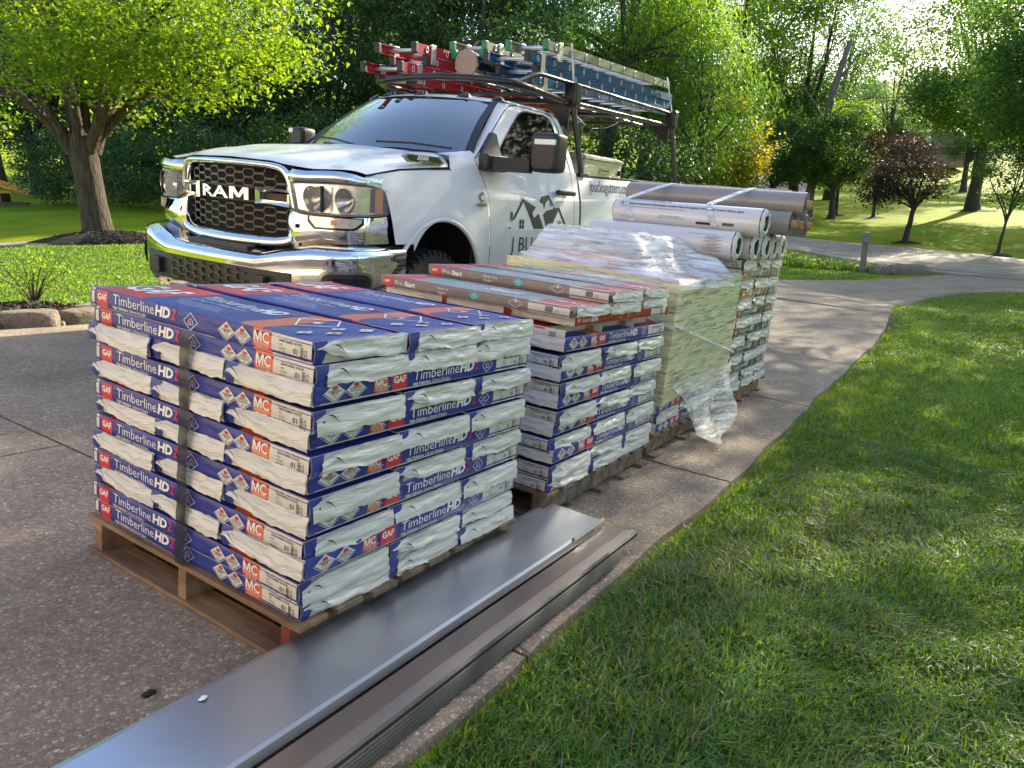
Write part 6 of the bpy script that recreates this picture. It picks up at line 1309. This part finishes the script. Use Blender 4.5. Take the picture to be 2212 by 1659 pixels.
# ---- toolbox
PLATE=pbr('diamond_plate',(.50,.50,.48),.42,metal=1); nt=PLATE.node_tree; wv=nt.nodes.new('ShaderNodeTexVoronoi'); wv.inputs['Scale'].default_value=38; tc=nt.nodes.new('ShaderNodeTexCoord'); nt.links.new(tc.outputs['Object'],wv.inputs['Vector']); nt.links.new(bump(nt,ramp(nt,wv.outputs[0],[(.2,(1,1,1)),(.35,(0,0,0))]),.8,.004),nt.nodes['Principled BSDF'].inputs['Normal'])
tb=empty('toolbox',TM,'aluminium diamond-plate toolbox mounted on the truck bed rail','toolbox')
mb=MB(); mb.bbox(3.50,4.40,.17,.62,1.40,1.625,.008); mb.build('box',PLATE,tb); mb=MB(); mb.prism([(.155,1.628),(.155,1.65),(.22,1.675),(.57,1.675),(.635,1.65),(.635,1.628)],3.49,4.41,'x'); mb.build('lid',PLATE,tb)
mb=MB(); mb.bbox(3.86,4.10,.160,.172,1.50,1.565,.008); mb.build('latch',CHROMED,tb); mb=MB(); V,F,w=txt('WEATHER GUARD',.022,bold=.02); mb.add([(3.872+x*1.1,.158,1.526+y) for x,y in V],F); mb.build('latch_text',F_INK,tb); mb=MB(); mb.tube([(4.34,.172,1.53),(4.34,.145,1.53)],.028,12); mb.build('lock_knob',BLKP,tb)
# ---- ladders
L_RED=pbr('red_fibreglass',(.38,.020,.032),.45,spec=.25,var=.15,vscale=2); L_BLU=pbr('blue_fibreglass',(.008,.095,.23),.45,spec=.25,var=.15,vscale=2); L_OLV=pbr('olive_fibreglass',(.20,.22,.13),.45,var=.1,vscale=2); L_ALU=pbr('aluminium_rung',(.60,.60,.60),.35,metal=.85); L_GRN=pbr('green_cap',(.0,.19,.09),.4); L_CAP=pbr('rubber_cap',(.02,.022,.028),.6)
def ladder(u0,u1,v0,v1,z0,mat,cap,label,group,sections=2,hr=.082,tilt=.042,zt=.04):
    root=empty('extension_ladder',TM@Matrix.Translation((u0,0,z0+tilt*(u0-2.5)))@Matrix.Rotation(-math.atan(tilt),4,'Y'),label,'ladder',group); L=u1-u0
    for s in range(sections):
        z=-s*(hr+.004); a=v0+.022*s; b=v1-.022*s; off=.18*s if mat is not L_OLV else 0
        for v,sg in ((a,-1),(b,1)):
            mb=MB(); w=.006; mb.box(off,L,v-w/2,v+w/2,z-hr,z); fl=-sg*.028
            mb.box(off,L,min(v,v+fl),max(v,v+fl),z-.006,z); mb.box(off,L,min(v,v+fl),max(v,v+fl),z-hr,z-hr+.006); rail=mb.build('rail',mat,root)
            mb=MB(); mb.bbox(off-.03,off+.012,v-.022 if sg<0 else v-.030,v+.030 if sg<0 else v+.022,z-hr-.004,z+.006,.010); mb.build('end_cap',cap,rail)
            pg=MB(); k=0; x=off+.16
            while x<L-.1:
                Mx=Matrix.Translation((x,v+sg*.0035,z-hr/2))@Matrix.Rotation(-sg*math.pi/2,4,'X')@Matrix.Diagonal((.62,1,1,1)); pg.lathe([(.017,.0),(.020,.005),(.027,.005),(.028,.0)],14,0,Mx); pg.lathe([(.0,.001),(.0175,.001)],14,1,Mx); x+=.305
            pg.build('rung_plugs',[L_ALU,GAP],rail,kind='stuff')
        x=off+.16; rm_=MB(); rm_.tube([(0,a,0),(0,b,0)],.018,8); rme=rm_.mesh('rung',L_ALU)
        while x<L-.1: inst('rung',rme,root,Matrix.Translation((x,0,z-hr/2))); x+=.305
        if s==0:
            for v in (a,b): mb=MB(); mb.bbox(.22,.285,v-.012,v+.012,-hr*1.9,.012,.004); mb.build('guide_bracket',L_ALU,root)
    return root
gR='red fibreglass ladders on the rack'; gB='blue fibreglass ladders on the rack'; gO='olive ladders with green caps'
ladder(2.30,6.3,1.36,1.80,2.475,L_RED,L_CAP,'upper red fibreglass extension ladder on the truck rack',gR)
ladder(2.14,6.1,1.38,1.82,2.295,L_RED,L_CAP,'lower red fibreglass extension ladder resting on the rack bar',gR)
ladder(2.66,6.25,.40,.84,2.440,L_BLU,L_CAP,'upper blue fibreglass extension ladder on the truck rack',gB)
ladder(2.70,6.05,.38,.82,2.262,L_BLU,L_CAP,'lower blue fibreglass extension ladder inside the side rail',gB,1)
ladder(2.80,6.05,.95,1.32,2.55,L_OLV,L_GRN,'olive ladder with green end caps behind the round tube',gO,2,.07)
ladder(2.86,5.95,.34,.74,2.555,L_OLV,L_GRN,'olive ladder with green end caps lying on the blue ladders',gO,1,.078)
mb=MB(); mb.tube([(2.72,1.09,2.36),(5.9,1.09,2.50)],.112,28,0,False); mb.build('storage_tube',BLKG,None,TM,label='black round carrying tube with a flat tan end cap between the ladders',cat='tube')
tube_o=bpy.data.objects.get('storage_tube'); mb=MB(); mb.tube([(2.70,1.09,2.36),(2.73,1.09,2.361)],.120,28,0,True); mb.build('end_cap',pbr('tan_cap',(.34,.24,.19),.6),tube_o)
mb=MB()
def web(A,B):
    A,B=np.array(A),np.array(B); mb.grid(lambda a,b:tuple(A*(1-a)+B*a+np.array([.045*(b-.5),0,0])),10,1,0,False)
web((3.25,.30,2.615),(3.28,.245,2.20)); web((3.25,.30,2.615),(3.25,1.35,2.66)); web((3.25,1.35,2.66),(3.28,1.83,2.20)); web((5.75,.30,2.72),(5.95,.235,2.26)); web((5.75,.30,2.72),(5.75,1.35,2.74))
mb.build('tie_strap',pbr('grey_webbing',(.34,.36,.36),.8),None,TM,label='grey webbing strap tying the ladders down to the rack posts',cat='strap')
# ================================================================= the house behind the photographer (seen only in reflections; its sunlit front warms the near faces)
hs=empty('house',Dm(-4.6,0,0),'brick house front with white garage door facing down the driveway','house')
M_BR2=pbr('warm_brick',(.46,.36,.29),.9,var=.15,vscale=6,bmp=.4,bscale=30,bdist=.01); M_WD=pbr('white_door_paint',(.78,.74,.68),.6)
mb=MB(); mb.box(-5,0,-6,14,-.6,5.2); mb.build('wall',M_BR2,hs)
mb=MB(); mb.prism([(-5.6,5.1),(.6,5.1),(-2.5,7.4)],-6.5,14.5,'y'); mb.build('roof',M_ROOF,hs)
for n0 in (1.6,):
    for i in range(4): mb=MB(); mb.bbox(.0,.05,n0,n0+4.9,.05+.56*i,.59+.56*i,.01); mb.build('garage_panel',M_WD,hs)
mb=MB(); mb.box(.0,.04,8.5,10.2,1.0,2.4); mb.build('window',GLASSD,hs)
